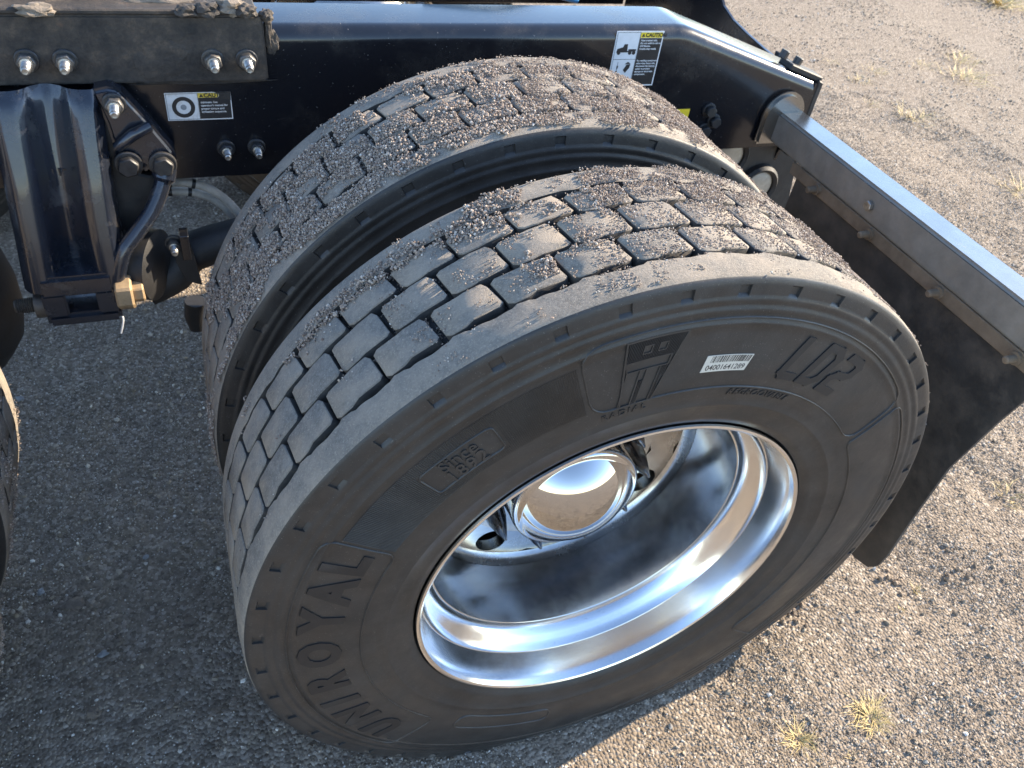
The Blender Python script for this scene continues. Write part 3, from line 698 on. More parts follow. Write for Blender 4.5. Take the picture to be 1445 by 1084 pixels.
# density of grit over the tread, th in degrees
def dens_outer(t, y):
    d = np.interp(t, [-25, 20, 60, 80, 95, 118, 128, 140, 160, 205], [0.25, 0.42, 0.50, 0.56, 0.66, 0.62, 0.40, 0.16, 0.10, 0.05])
    inn = np.interp(y, [0, 0.035, 0.05, 0.10, 0.15, 0.19, 0.215, 0.236], [0.20, 0.28, 0.62, 0.78, 1.0, 1.22, 1.05, 0.72])
    late = np.where((y > 0.185) & (y < 0.215), np.interp(t, [118, 126, 150, 170], [0, 0.42, 0.30, 0.05]), 0)
    return np.clip(d*inn+late, 0, 1)
def dens_inner(t, y):
    d = np.interp(t, [-25, 30, 70, 95, 118, 140, 165, 190, 205], [0.3, 0.50, 0.62, 0.74, 0.84, 0.66, 0.46, 0.34, 0.2])
    inn = np.interp(y, [0, 0.01, 0.02, 0.05, 0.18, 0.205, 0.236], [0.75, 1.0, 1.12, 1.12, 0.95, 0.58, 0.15])
    return np.clip(d*inn, 0, 1)

outer = thing('truck_wheel', WC, 'outer truck wheel with polished dished rim, round chrome hub cap and moulded LD2 lettering', 'wheel', 'dual truck wheels')
ty = link('tyre', TYRE_ME, outer); add_blocks(ty); outer_markings(ty); tread_grit(ty, 200000, dens_outer, 0.0006, 0.0020, 31)
fine_sand(ty, 45000, 41); make_rim(outer)
inner = thing('truck_wheel', WC+Vector((0, DUAL, 0)), 'inner truck wheel with grit-covered tread between lettered outer wheel and black frame rail', 'wheel', 'dual truck wheels')
ti = link('tyre', TYRE_ME, inner); add_blocks(ti); tread_grit(ti, 250000, dens_inner, 0.0006, 0.0020, 77); fine_sand(ti, 45000, 43); inner_rim(inner)
# wheels of the next axle: only their rear edges show
for k, (dyy, lb) in enumerate(((0, 'outer wheel of the next axle, sunlit dusty shoulder beside the shaded gravel'), (DUAL, 'inner wheel of the next axle, beside the cast suspension hanger'))):
    w = thing('truck_wheel', WC+Vector((TANDEM, dyy, 0)), lb, 'wheel', 'dual truck wheels')
    t2 = link('tyre', TYRE_ME, w)
    rr = random.Random(9)
    for row in (1, 2, 3):
        for kk in range(NB):
            a = JO[row]+(kk+0.5)*PITCH; aa = (a+PI) % (2*PI)-PI
            if not (rad(-60) < aa < rad(100)): continue
            o = link('tread_block', BLOCKS[(row, rr.randrange(3))], t2); o.rotation_euler = (0, -(a-PI/2), 0)
    tread_grit(t2, 26000, lambda t, y: np.where(t < 95, 0.5, 0.0), 0.0009, 0.0022, 15+k)
    (make_rim if k == 0 else inner_rim)(w)

# ------------------------------------------------------------------ bolts shared by rail, hanger and flap bracket
def bolt_meshes(rw, rn, ln, rs, ls):
    """washer, nut and threaded end pointing along -y from the origin"""
    wa = lathe([(0.0, 0.0), (0.0, rw), (-0.003, rw), (-0.004, rw*0.93), (-0.0045, rn*0.8), (-0.0045, 0)], 20)
    nu = hexprism(rn, -0.004, -0.004-ln, 'y', 0.0012)
    pr = [(-0.003-ln, 0), (-0.003-ln, rs*1.35), (-0.006-ln, rs*1.3), (-0.0065-ln, rs)]
    m = int(ls/0.0022)
    for k in range(m): pr += [(-0.0065-ln-k*0.0022, rs), (-0.0065-ln-(k+0.5)*0.0022, rs*0.88)]
    e = -0.0065-ln-ls; pr += [(e, rs*0.86), (e-0.0015, rs*0.6), (e-0.0008, 0)]
    return wa, nu, lathe(pr, 14)
STUD = bolt_meshes(0.0165, 0.0135, 0.012, 0.0068, 0.022)
STUD_S = bolt_meshes(0.0145, 0.0118, 0.011, 0.0060, 0.017)
HEAD = (lathe([(0.0, 0.0), (0.0, 0.0205), (-0.004, 0.0205), (-0.005, 0.019), (-0.005, 0)], 24), hexprism(0.0165, -0.005, -0.017, 'y', 0.002))
for _m in (*STUD, *STUD_S, *HEAD): sharp(_m, 35)
def stud(parent, p, off, kit=STUD, mats=('black_bolt', 'bolt_steel', 'bolt_steel'), rot=0.0):
    o = link('bolt', kit[1], parent, None); o.location = Vector(p)-Vector(off); o.rotation_euler = (0, rot, 0)
    for m_, mt in zip(kit, (mats[1], mats[0], mats[2])): pass
    return o
# one mesh per bolt kind keeps a bolt one part with its washer and thread
def merge_kit(kit, mats):
    bm = bmesh.new(); me = bpy.data.meshes.new('bolt'); idx = 0
    for k, m_ in enumerate(kit):
        n0 = len(bm.faces); bm.from_mesh(m_); bm.faces.ensure_lookup_table()
        for f in bm.faces[n0:]: f.material_index = k
    bm.to_mesh(me); bm.free()
    for mt in mats: me.materials.append(M(mt))
    return sharp(me, 35)
BOLT = merge_kit(STUD, ('black_bolt', 'worn_bolt', 'bolt_steel')); BOLT_S = merge_kit(STUD_S, ('black_bolt', 'black_bolt', 'bolt_steel'))
BOLT_D = merge_kit(STUD_S[:2], ('matte_black', 'matte_black'))
BOLT_H = merge_kit(HEAD, ('black_bolt', 'black_bolt'))
def put_bolt(me, p, parent, off, rot=None, rz=0):
    o = link('bolt', me, parent); o.location = Vector(p)-Vector(off); o.rotation_euler = (0, random.uniform(0, 1) if rot is None else rot, rz); return o

# ------------------------------------------------------------------ frame rail
YR = 0.760; ZT = 0.975; ZB = 0.735
R0 = Vector((0, YR, ZB))
rail = thing('frame_rail', R0, 'black painted steel truck frame rail with caution decals, running behind the dual wheels', 'frame rail')
def sweep_rail():
    path = [(-2.6, ZT), (0.385, ZT), (0.402, ZT-0.0015), (0.418, ZT-0.0055), (0.735, 0.868)]
    sec = []
    for k in range(8):
        t = k/7*PI/2; sec.append((YR+0.024-0.024*math.cos(t), -0.024+0.024*math.sin(t)))
    sec = [(YR, -0.06)]+sec+[(YR+0.112, 0), (YR+0.114, -0.003), (YR+0.114, -0.010), (YR+0.03, -0.010)]
    V = []; F = []; m = len(sec)
    for i, (x, z) in enumerate(path):
        a = path[max(0, i-1)]; b = path[min(len(path)-1, i+1)]; t = Vector((b[0]-a[0], b[1]-a[1])).normalized(); nx, nz = -t.y, t.x
        for (y, d) in sec: V.append((x+nx*d if i not in (0, len(path)-1) else x, y, z+nz*d if i not in (0, len(path)-1) else z+d))
    for i in range(len(path)-1):
        for k in range(m-1): F.append((i*m+k, (i+1)*m+k, (i+1)*m+k+1, i*m+k+1))
    me = np_mesh('rail', V, F); return sharp(me, 40)
part('top_flange', sweep_rail(), rail, 'black_paint', R0)
web = [(-2.6, ZB), (0.700, ZB-0.006), (0.735, 0.745), (0.735, 0.81), (0.4195, 0.918), (0.385, 0.9165), (-2.6, 0.9165)]
part('web', prism(web, 'y', YR+0.0002, YR+0.010), rail, 'black_paint', R0)
part('lower_flange', box(-2.6, 0.68, YR+0.010, YR+0.105, ZB, ZB+0.009, 0.002), rail, 'black_paint', R0)
# doubler plate on the left, rough and caked, with its welded top edge
dp = part('doubler_plate', prism([(-2.6, 0.900), (-0.352, 0.900), (-0.350, 0.905), (-0.352, 0.994), (-0.356, 0.998), (-2.6, 0.998)], 'y', 0.742, YR-0.0003, 0.003, 2), rail, 'grimy_plate', R0)
dp['label'] = 'thick grimy plate bolted over the rail'
part('plate_top', box(-2.6, -0.36, 0.742, 0.860, 0.9985, 1.006, 0.002), rail, 'grimy_plate', R0)
part('top_bar', box(-2.6, U(170, 3, z=1.03).x, 0.80, 0.86, 1.006, 1.03, 0.003), rail, 'matte_black', R0)
def lump(c, s, seed, sub=3):
    bm = bmesh.new(); bmesh.ops.create_icosphere(bm, subdivisions=sub, radius=1)
    for v in bm.verts:
        n = mnoise.fractal(v.co*1.6+Vector((seed*3.1, 0, 0)), 1.0, 2.0, 4); v.co *= 1+0.45*n; v.co = Vector(c)+Vector((v.co.x*s[0], v.co.y*s[1], v.co.z*s[2]))
    return from_bm(bm, 'lump')
for k, (px, py, s, mt) in enumerate(((48, 14, (0.026, 0.012, 0.008), 'caked_dirt'), (262, 16, (0.016, 0.010, 0.009), 'grimy_plate'), (292, 13, (0.020, 0.016, 0.012), 'grimy_plate'), (325, 9, (0.024, 0.022, 0.012), 'caked_dirt'), (348, 16, (0.014, 0.012, 0.010), 'grimy_plate'), (225, 2, (0.05, 0.008, 0.006), 'caked_dirt'))):
    p = U(px, py, z=1.006); part('caked_lump', lump(p, s, k+1), rail, mt, R0)
for k, (px, py, s) in enumerate(((378, 45, (0.006, 0.006, 0.022)), (383, 60, (0.010, 0.004, 0.018)), (376, 22, (0.010, 0.012, 0.010)))):
    part('weld_bead', lump(U(px, py, y=0.752), s, k+20), rail, 'grimy_plate', R0)
part('weld_bead', lump((-0.455, 0.752, 0.8975), (0.10, 0.006, 0.0045), 31), rail, 'grimy_plate', R0)
part('caked_lump', lump((-0.50, 0.7425, 0.935), (0.045, 0.0025, 0.03), 41), rail, 'grimy_plate', R0)
for (px, py) in ((38, 85), (92, 85), (300, 84), (348, 84)): put_bolt(BOLT, U(px, py, y=0.742), rail, R0)
for (px, py) in ((319, 209), (362, 207)): put_bolt(BOLT_S, U(px, py, y=YR), rail, R0)
for (px, py) in ((1000, 155), (1006, 170), (992, 183)): put_bolt(BOLT_D, U(px, py, y=YR), rail, R0)
# decals on the web
def flat_on_rail(me, cx, cz, y, skew=0.0):
    """flat drawing (u right, v up, w out) onto the plane facing -y"""
    for v in me.vertices: v.co = Vector((cx+v.co.x+skew*v.co.y, y-v.co.z, cz+v.co.y))
    return me
def rect(u0, u1, v0, v1, w0, w1): return prism([(u0, v0), (u1, v0), (u1, v1), (u0, v1)], 'z', w0, w1)
def decal(cx, cz, w, h, worn, name='caution_decal'):
    y = YR-0.0002; V = 'worn_vinyl' if worn else 'white_vinyl'; YV = 'worn_yellow_vinyl' if worn else 'yellow_vinyl'
    d = part(name, flat_on_rail(rect(-w/2, w/2, -h/2, h/2, 0, 0.0006), cx, cz, y), rail, V, R0)
    d['label'] = 'worn caution decal with a tyre picture' if worn else 'caution decal with truck and welding pictures'
    def pr(me, mat, nm='print'): part(nm, flat_on_rail(me, cx, cz, y-0.0006), d, mat, R0)
    return d, pr
d, pr = decal(0.3035, 0.9195, 0.096, 0.100, False)
W2, H2 = 0.048, 0.050
pr(rect(0.001, W2-0.0025, -H2+0.0025, H2-0.0125, 0, 0.0003), 'black_vinyl', 'text_panel')
pr(rect(0.001, W2-0.0025, H2-0.0118, H2-0.0025, 0, 0.0003), 'yellow_vinyl', 'yellow_banner')
def outline(u0, u1, v0, v1, t=0.0005, w=0.0004): return join_me([rect(u0, u1, v0, v0+t, 0, w), rect(u0, u1, v1-t, v1, 0, w), rect(u0, u0+t, v0+t, v1-t, 0, w), rect(u1-t, u1, v0+t, v1-t, 0, w)])
pr(outline(-W2+0.0022, 0.0005, -H2+0.0022, H2-0.0022), 'black_vinyl', 'border_line'); pr(rect(-W2+0.0027, 0.0, -0.0005, 0.0001, 0, 0.0004), 'black_vinyl', 'border_line')
def txt(s, size, u, v, bold=0.0, left=True, sp=1.0):
    me = text_mesh(s, size, bold, 0, 0.0001, sp)
    xs = [q.co.x for q in me.vertices]; dx = u-min(xs) if left else u-(min(xs)+max(xs))/2
    for q in me.vertices: q.co.x += dx; q.co.y += v; q.co.z += 0.0004
    return me
tri = lambda u, v, s: prism([(u-s, v-s*0.8), (u+s, v-s*0.8), (u, v+s)], 'z', 0.0003, 0.0005)
pr(tri(0.0065, H2-0.0073, 0.0034), 'black_vinyl'); pr(txt('CAUTION', 0.0095, 0.0108, H2-0.0073, 0.0004), 'black_vinyl', 'lettering')
for k, s in enumerate(('Heat treated rails.', 'Do not weld to rail or', 'drill flanges.', 'Cracks may result.')): pr(txt(s, 0.0046, 0.0035, H2-0.0165-k*0.0050, 0.0001), 'white_vinyl', 'lettering')
for k, s in enumerate(('For welding components', 'other than frame rails,', 'disconnect the battery', 'cables to prevent', 'damage to electronic', 'components.')): pr(txt(s, 0.0044, 0.0035, -0.0030-k*0.0050, 0.0001), 'white_vinyl', 'lettering')
truck = [(-0.042, 0.012), (-0.041, 0.0185), (-0.030, 0.0215), (-0.028, 0.027), (-0.0215, 0.027), (-0.0205, 0.015), (-0.0185, 0.0145), (-0.018, 0.018), (-0.003, 0.018), (-0.003, 0.0145), (-0.019, 0.0125)]
disc = lambda u, v, r: prism([(u+r*math.cos(2*PI*k/14), v+r*math.sin(2*PI*k/14)) for k in range(14)], 'z', 0, 0.0005)
pr(join_me([prism(truck, 'z', 0, 0.0004), disc(-0.037, 0.0115, 0.0035), disc(-0.0145, 0.0115, 0.0035), disc(-0.0065, 0.0115, 0.0035)]), 'black_vinyl', 'truck_pictogram')
pr(join_me([prism([(-0.021, -0.020), (-0.016, -0.010), (-0.008, -0.009), (-0.0095, -0.0165), (-0.016, -0.025)], 'z', 0, 0.0004), prism([(-0.020, -0.0095), (-0.014, -0.005), (-0.0085, -0.0075), (-0.0095, -0.0085), (-0.015, -0.009)], 'z', 0, 0.0004)]), 'black_vinyl', 'mask_pictogram')
pr(join_me([rect(-0.0345, -0.0339, -0.030, -0.005, 0, 0.0004), prism([(-0.0355, -0.012), (-0.0325, -0.012), (-0.0332, -0.017), (-0.0350, -0.018)], 'z', 0, 0.0004), rect(-0.0365, -0.0330, -0.0235, -0.0215, 0, 0.0004)]), 'black_vinyl', 'torch_pictogram')
d, pr = decal(-0.4575, 0.8545, 0.098, 0.045, True)
W2, H2 = 0.049, 0.0225
pr(rect(-0.0005, W2-0.0015, -H2+0.0018, H2-0.0088, 0, 0.0003), 'black_vinyl', 'text_panel')
pr(prism([(-0.0005, H2-0.0086), (0.0285, H2-0.0086), (0.031, H2-0.006), (0.0295, H2-0.002), (0.022, H2-0.0012), (-0.0005, H2-0.0012)], 'z', 0, 0.0003), 'worn_yellow_vinyl', 'yellow_banner')
pr(prism([(0.0290, H2-0.0095), (0.0482, H2-0.0140), (0.0490, H2+0.0002), (0.0220, H2+0.0002), (0.0300, H2-0.0022), (0.0315, H2-0.006)], 'z', 0, 0.00045), 'grimy_plate', 'rust_scab')
pr(tri(0.0045, H2-0.0052, 0.0030), 'black_vinyl'); pr(txt('CAUTION', 0.0088, 0.0082, H2-0.0052, 0.0003), 'black_vinyl', 'lettering')
for k, s in enumerate(('tightness. See', "operator's manual for", 'proper torque and', 'tightening sequence.')): pr(txt(s, 0.0046, 0.0025, 0.0062-k*0.0052, 0.0001), 'worn_vinyl', 'lettering')
ringp = [(-0.0235+0.0170*math.cos(2*PI*k/32), -0.001+0.0170*math.sin(2*PI*k/32)) for k in range(32)]
bmr = bmesh.new(); o1 = [bmr.verts.new((u, v, 0.0004)) for u, v in ringp]; i1 = [bmr.verts.new((-0.0235+(u+0.0235)*0.64, -0.001+(v+0.001)*0.64, 0.0004)) for u, v in ringp]
for k in range(32): bmr.faces.new((o1[k], o1[(k+1) % 32], i1[(k+1) % 32], i1[k]))
pr(from_bm(bmr, 'ring'), 'black_vinyl', 'tyre_pictogram'); pr(disc(-0.0235, -0.001, 0.0045), 'grey_stone', 'tyre_pictogram')
pr(outline(-W2+0.0015, -0.0008, -H2+0.0015, H2-0.0015), 'black_vinyl', 'border_line')
# small yellow decal half hidden low on the web
part('caution_decal', flat_on_rail(rect(-0.045, 0.045, -0.02, 0.02, 0, 0.0006), 0.405, 0.80, YR-0.0002), rail, 'yellow_vinyl', R0)

# tail of the frame: closing plate across the far rail, end cap with two bolts
T0 = Vector((0.742, 0.90, 0.55))
tail = thing('rear_crossmember', T0, 'black plate closing the rear end of the frame, with a curved upper edge', 'crossmember')
pl = [(0.765, 0.700), (0.765, 0.862), (0.884, 0.857), (0.955, 0.860), (1.033, 0.866), (1.100, 0.874), (1.150, 0.888), (1.185, 0.915), (1.215, 0.955), (1.26, 0.975), (1.615, 0.975), (1.615, 0.48), (0.90, 0.48), (0.84, 0.50), (0.80, 0.70)]
part('plate', prism(pl, 'x', 0.736, 0.746, 0.002, 2), tail, 'black_paint', T0)
ec = [U(1094, 88, z=0.905), U(1104, 78, z=0.905), U(1157, 112, z=0.868), U(1148, 120, z=0.868)]
bm = box_bm(0.0, 1.0, 0.0, 1.0, 0.0, 1.0); bm.free()
a = Vector((0.668, 0.766, 0.886)); b = Vector((0.757, 0.766, 0.857))
dirx = (b-a).normalized(); nrm = Vector((-dirx.z, 0, dirx.x))
def slab(a, b, y0, y1, t0, t1, bev=0.002):
    pts = [a+nrm*t0, b+nrm*t0, b+nrm*t1, a+nrm*t1]; return prism([(p.x, p.z) for p in pts], 'y', y0, y1, bev, 1)
part('end_cap', slab(a, b, 0.772, 0.815, 0.002, 0.014), tail, 'matte_black', T0)
part('end_cap', prism([(0.744, 0.70), (0.757, 0.70), (0.760, 0.862), (0.747, 0.868)], 'y', 0.765, 0.93, 0.002, 1), tail, 'matte_black', T0)
for px, py in ((1105, 79), (1124, 89)):
    p = U(px, py, y=0.80); me = hexprism(0.0095, -0.004, 0.012, 'z', 0.001); o = link('bolt', me, tail, 'black_bolt'); o.location = p-T0; o.rotation_euler = (0, rad(20), 0)
# blue air line lying along the inside of the rail
pts = spline([(-0.05, 0.93, 0.99), (0.08, 0.925, 1.0), (0.16, 0.93, 0.985), (0.26, 0.95, 0.96)], 8)
tag(link('air_line', tube(pts, 0.007, 10), None, 'blue_hose'), 'blue plastic air line lying inside the top flange', 'hose')

FR = Vector((0, 1.62, ZB)); farrail = thing('frame_rail', FR, 'far frame rail beyond the crossmember, mostly hidden behind the near rail', 'frame rail')
part('web', box(-2.6, 0.735, 1.62, 1.63, ZB, ZT, 0.002), farrail, 'black_paint', FR)
part('top_flange', box(-2.6, 0.735, 1.515, 1.6195, ZT-0.010, ZT, 0.002), farrail, 'black_paint', FR)
for k, (xx, yy) in enumerate(((0, 1.80), (0, 1.80+DUAL), (TANDEM, 1.80), (TANDEM, 1.80+DUAL))):
    w = thing('truck_wheel', WC+Vector((xx, yy, 0)), ('far-side inner wheel on the lettered wheel axle', 'far-side outer wheel on the lettered wheel axle', 'far-side inner wheel of the next axle', 'far-side outer wheel of the next axle')[k], 'wheel', 'dual truck wheels')
    link('tyre', TYRE_ME, w); inner_rim(w)
# tail lamp panel under the rail
L0 = Vector((0.66, 0.80, 0.55))
lp = thing('tail_lamp_panel', L0, 'dark panel with two round dusty lamps below the rail end', 'lamp panel')
part('panel', prism([(0.585, 0.733), (0.735, 0.731), (0.800, 0.70), (0.835, 0.50), (0.60, 0.50)], 'y', 0.806, 0.812, 0.001, 1), lp, 'matte_black', L0)
part('top_lip', box(0.60, 0.755, 0.788, 0.8055, 0.716, 0.722, 0.001), lp, 'bracket_steel', L0)
for (cx, cz) in ((0.607, 0.690), (0.712, 0.612)):
    me = lathe([(0.0, 0.052), (-0.012, 0.050), (-0.018, 0.044), (-0.014, 0.037), (-0.008, 0.036)], 32); me.transform(Matrix.Translation((cx, 0.8055, cz))); gr = part('grommet', me, lp, 'matte_black', L0)
    me = lathe([(-0.008, 0.0365), (-0.012, 0.030), (-0.014, 0.015), (-0.0145, 0.0)], 32); me.transform(Matrix.Translation((cx, 0.8055, cz))); part('lens', me, gr, 'lamp_lens', L0)

# ------------------------------------------------------------------ mud flap and its bracket
F0 = Vector((0.657, 0.40, 0.15))
fl = thing('mud_flap_bracket', F0, 'square steel tube bracket jutting out behind the wheels, carrying a black flap', 'bracket')
bx = box_bm(0.657, 0.720, -0.02, 0.752, 0.7475, 0.812, 0.006, 3)
_tm = sharp(from_bm(bx, 'tube'), 30); _tm.materials.append(M('bracket_steel')); _tm.materials.append(M('front_face_steel'))
for _p in _tm.polygons:
    if _p.normal.x < -0.5: _p.material_index = 1
part('square_tube', _tm, fl, 'bracket_steel', F0)
part('clamp_strip', box(0.6585, 0.664, -0.02, 0.66, 0.722, 0.7472, 0.0012), fl, 'dusty_steel', F0)
col = []
cc = Vector((0.672, 0, 0.798))
for k in range(25):
    t = PI*k/24; col.append((0.672+0.050*math.cos(t), 0.800+0.052*math.sin(t)))
col = col+[(0.622, 0.742), (0.722, 0.742)]
part('mounting_collar', prism(col, 'y', 0.744, YR-0.0005, 0.006, 2), fl, 'bracket_steel', F0)
for (px, py) in ((1145, 258), (1218, 324), (1318, 403), (1430, 494)):
    p = U(px+8, py+1, x=0.652)
    o = link('bolt', lathe([(0.008, 0.0), (0.008, 0.011), (-0.002, 0.011), (-0.002, 0.0065), (-0.020, 0.0062), (-0.022, 0.004), (-0.022, 0.0)], 14, axis='x'), fl, 'dusty_steel'); o.location = Vector((0.655, p.y, 0.7345))-F0
hb = hexprism(0.0095, -0.009, 0.0, 'x', 0.001); o = link('bolt', hb, fl, 'bolt_steel'); o.location = Vector((0.6565, U(1228, 291, x=0.657).y, 0.779))-F0
def flap_mesh():
    ny, nz = 40, 44; z0, z1 = 0.150, 0.745
    V = []; F = []
    def edge(z):     # near edge
        e = np.interp(z, [0.150, 0.162, 0.185, 0.23, 0.49, 0.62, 0.70, 0.76], [0.098, 0.066, 0.050, 0.044, 0.040, 0.018, 0.000, -0.012]); return float(e)
    for s in (0, 1):
        for i in range(nz+1):
            z = z0+(z1-z0)*(i/nz)**1.25
            e0 = edge(z); e1 = 0.640-(0.03*max(0, 1-(z-z0)/0.03)**2)
            for j in range(ny+1):
                y = e0+(e1-e0)*j/ny; wv = 0.010*math.sin(y*7+1.2)*((z1-z)/(z1-z0))**1.3+0.006*math.sin(z*11+y*4)*((z1-z)/(z1-z0))
                V.append((0.6645+0.0065*s+wv*0.8+0.0*z, y, z))
    m = (ny+1)*(nz+1)
    for i in range(nz):
        for j in range(ny):
            a = i*(ny+1)+j; F.append((a, a+1, a+ny+2, a+ny+1)); F.append((m+a, m+a+ny+1, m+a+ny+2, m+a+1))
    for j in range(ny):
        a = j; b = nz*(ny+1)+j; F.append((a, m+a, m+a+1, a+1)); F.append((b, b+1, m+b+1, m+b))
    for i in range(nz):
        a = i*(ny+1); b = a+ny; F.append((a, a+ny+1, m+a+ny+1, m+a)); F.append((b, m+b, m+b+ny+1, b+ny+1))
    return sharp(np_mesh('flap', V, F), 50)
part('flap', flap_mesh(), fl, 'flap_rubber', F0)

# ------------------------------------------------------------------ suspension hanger (cast bracket between the two axles)
H0 = Vector((-0.66, 0.70, 0.55))
hg = thing('suspension_hanger', H0, 'black painted cast suspension hanger with ribbed face, bolted under the grimy plate', 'hanger')
def hanger_body():
    rows = [(128, 4, 118, 0.715), (150, 8, 121, 0.700), (200, 16, 127, 0.685), (260, 29, 136, 0.668), (310, 38, 143, 0.655), (350, 46, 150, 0.645), (385, 52, 158, 0.638), (410, 57, 163, 0.634)]
    V = []; F = []; m = None
    for (py, xl, xr, yf) in rows:
        L = U(xl, py, y=yf); Rr = U(xr, py, y=yf); z = (L.z+Rr.z)/2; w = Rr.x-L.x; k = 0.0165
        dep = float(np.interp(py, [128, 150, 300, 340, 360, 410], [0.024, 0.030, 0.032, 0.034, 0.05, 0.05]))
        sec = [(L.x-0.030, 0.748), (L.x-0.026, yf+0.02), (L.x-0.016, yf+0.005), (L.x-k*0.6, yf), (L.x+k*0.5, yf), (L.x+k*1.3, yf+0.006), (L.x+k*1.9, yf+dep*0.7), (L.x+k*2.7, yf+dep), ((L.x+Rr.x)/2, yf+dep+0.001),
               (Rr.x-k*2.7, yf+dep), (Rr.x-k*1.9, yf+dep*0.7), (Rr.x-k*1.3, yf+0.006), (Rr.x-k*0.5, yf), (Rr.x+k*0.6, yf), (Rr.x+0.014, yf+0.006), (Rr.x+0.022, yf+0.03), (Rr.x+0.024, 0.748)]
        m = len(sec)
        for x, y in sec: V.append((x, y, z))
    for i in range(len(rows)-1):
        for k in range(m-1): F.append((i*m+k, i*m+k+1, (i+1)*m+k+1, (i+1)*m+k))
    me = np_mesh('hanger', V, F); bm = bmesh.new(); bm.from_mesh(me)
    bmesh.ops.subdivide_edges(bm, edges=bm.edges[:], cuts=1, use_grid_fill=True); bmesh.ops.recalc_face_normals(bm, faces=bm.faces); bm.to_mesh(me); bm.free()
    me.polygons.foreach_set('use_smooth', [True]*len(me.polygons)); return me
_cb = part('cast_body', hanger_body(), hg, 'cast_paint', H0); _ss = _cb.modifiers.new('round', 'SUBSURF'); _ss.levels = 2; _ss.render_levels = 2
b0, b1 = U(64, 405, y=0.632), U(163, 452, y=0.632)
s0, s1 = U(92, 421, y=0.632), U(141, 441, y=0.632)
xa, xb, za, zb = b0.x-0.012, b1.x+0.012, b1.z, b0.z+0.012
base = join_me([box(xa, xb, 0.632, 0.735, s0.z, zb, 0.006, 2), box(xa, xb, 0.633, 0.735, za-0.004, s1.z, 0.006, 2), box(xa, s0.x, 0.634, 0.734, s1.z-0.004, s0.z+0.004, 0.003, 2), box(s1.x, xb, 0.634, 0.734, s1.z-0.004, s0.z+0.004, 0.003, 2)])
part('slotted_foot', sharp(base, 40), hg, 'cast_paint', H0)
# right wing with its three bolts and the arm curving down to the foot
wg = [U(px, py, y=0.715) for px, py in ((126, 128), (150, 123), (166, 126), (178, 138), (214, 176), (246, 214), (251, 232), (240, 248), (222, 250), (205, 236), (196, 250), (176, 252), (162, 235), (160, 205), (150, 175), (138, 150))]
part('wing_plate', prism([(p.x, p.z) for p in wg], 'y', 0.712, 0.752, 0.006, 3), hg, 'cast_paint', H0)
part('wing_rib', tube([U(165, 208, y=0.706), U(188, 190, y=0.700), U(212, 178, y=0.708)], [0.008, 0.009, 0.008], 10), hg, 'cast_paint', H0)
arm = spline([U(233, 236, y=0.712), U(228, 262, y=0.700), U(214, 298, y=0.682), U(192, 330, y=0.665), U(174, 356, y=0.652), U(166, 392, y=0.645), U(166, 420, y=0.645)], 6)
part('curved_arm', tube(arm, [0.018]*5+[0.0125]*(len(arm)-5), 14), hg, 'cast_paint', H0)
part('inner_gusset', prism([(p.x, p.z) for p in (U(140, 150, y=0.725), U(196, 245, y=0.725), U(222, 250, y=0.725), U(205, 315, y=0.725), U(168, 360, y=0.725))], 'y', 0.722, 0.740, 0.003, 1), hg, 'matte_black', H0)
put_bolt(BOLT, U(161, 146, y=0.710), hg, H0)
for px, py in ((181, 231), (230, 231)): put_bolt(BOLT_H, U(px, py, y=0.708), hg, H0)
# through bolt along the truck: rusty nut on the right, threaded end on the left
q = U(182, 412, y=0.640)
nut = hexprism(0.030, 0.0, 0.026, 'x', 0.003); o = link('nut', nut, hg, 'rusty_zinc'); o.location = Vector((xb-0.002, q.y, q.z))-H0; o['label'] = 'tan rusty hex nut'
o2 = link('bolt_end', hexprism(0.0185, 0.024, 0.042, 'x', 0.002), hg, 'rusty_zinc'); o2.location = Vector((xb-0.002, q.y, q.z))-H0
pr_ = [(0.006, 0.0), (0.006, 0.022), (-0.014, 0.022), (-0.014, 0.0125)]
for k in range(9): pr_ += [(-0.016-k*0.0030, 0.0125), (-0.0175-k*0.0030, 0.0105)]
pr_ += [(-0.044, 0.010), (-0.044, 0.0)]
q2 = U(50, 430, y=0.660); o = link('bolt_end', lathe(pr_, 18, axis='x'), hg, 'black_bolt'); o.location = Vector((xa, q2.y, q2.z))-H0
part('cable_tie', tube(spline([U(171, 442, y=0.645), U(174, 452, y=0.642), U(171, 470, y=0.64)], 5), 0.0018, 6), hg, 'white_vinyl', H0)
# small casting mark on the recessed face
me = text_mesh('C11-1121', 0.016, 0.0002, 0, 0.0008, 1.1)
p = U(70, 244, y=0.7); me2 = flat_on_rail(me, p.x, p.z, 0.6985); part('casting_mark', me2, hg, 'black_paint', H0)

# rubber bush and trailing beam running to the axle, with its clip
B0 = Vector((-0.56, 0.72, 0.60))
bmth = thing('suspension_beam', B0, 'dusty black suspension beam with round rubber bush, running from hanger to the axle', 'beam')
me = lathe([(-0.055, 0.0), (-0.055, 0.030), (-0.045, 0.052), (-0.030, 0.056), (-0.026, 0.048), (-0.018, 0.048), (-0.014, 0.060), (0.020, 0.060), (0.026, 0.045), (0.03, 0.0)], 40, axis='x')
me.transform(Matrix.Rotation(rad(-24), 4, 'Z')); me.transform(Matrix.Translation(U(206, 372, y=0.700))); part('rubber_bush', me, bmth, 'matte_black', B0)
bp = [U(205, 405, y=0.72), U(245, 385, y=0.73), U(300, 345, y=0.75), Vector((-0.15, 0.78, 0.60)), Vector((0.05, 0.80, 0.55))]
part('beam', tube(spline(bp, 4), [0.036]*9+[0.042]*8, 10), bmth, 'matte_black', B0)
cpts = [U(240, 335, y=0.70), U(262, 326, y=0.70), U(272, 352, y=0.70), U(285, 398, y=0.70), U(262, 392, y=0.70), U(248, 366, y=0.70)]
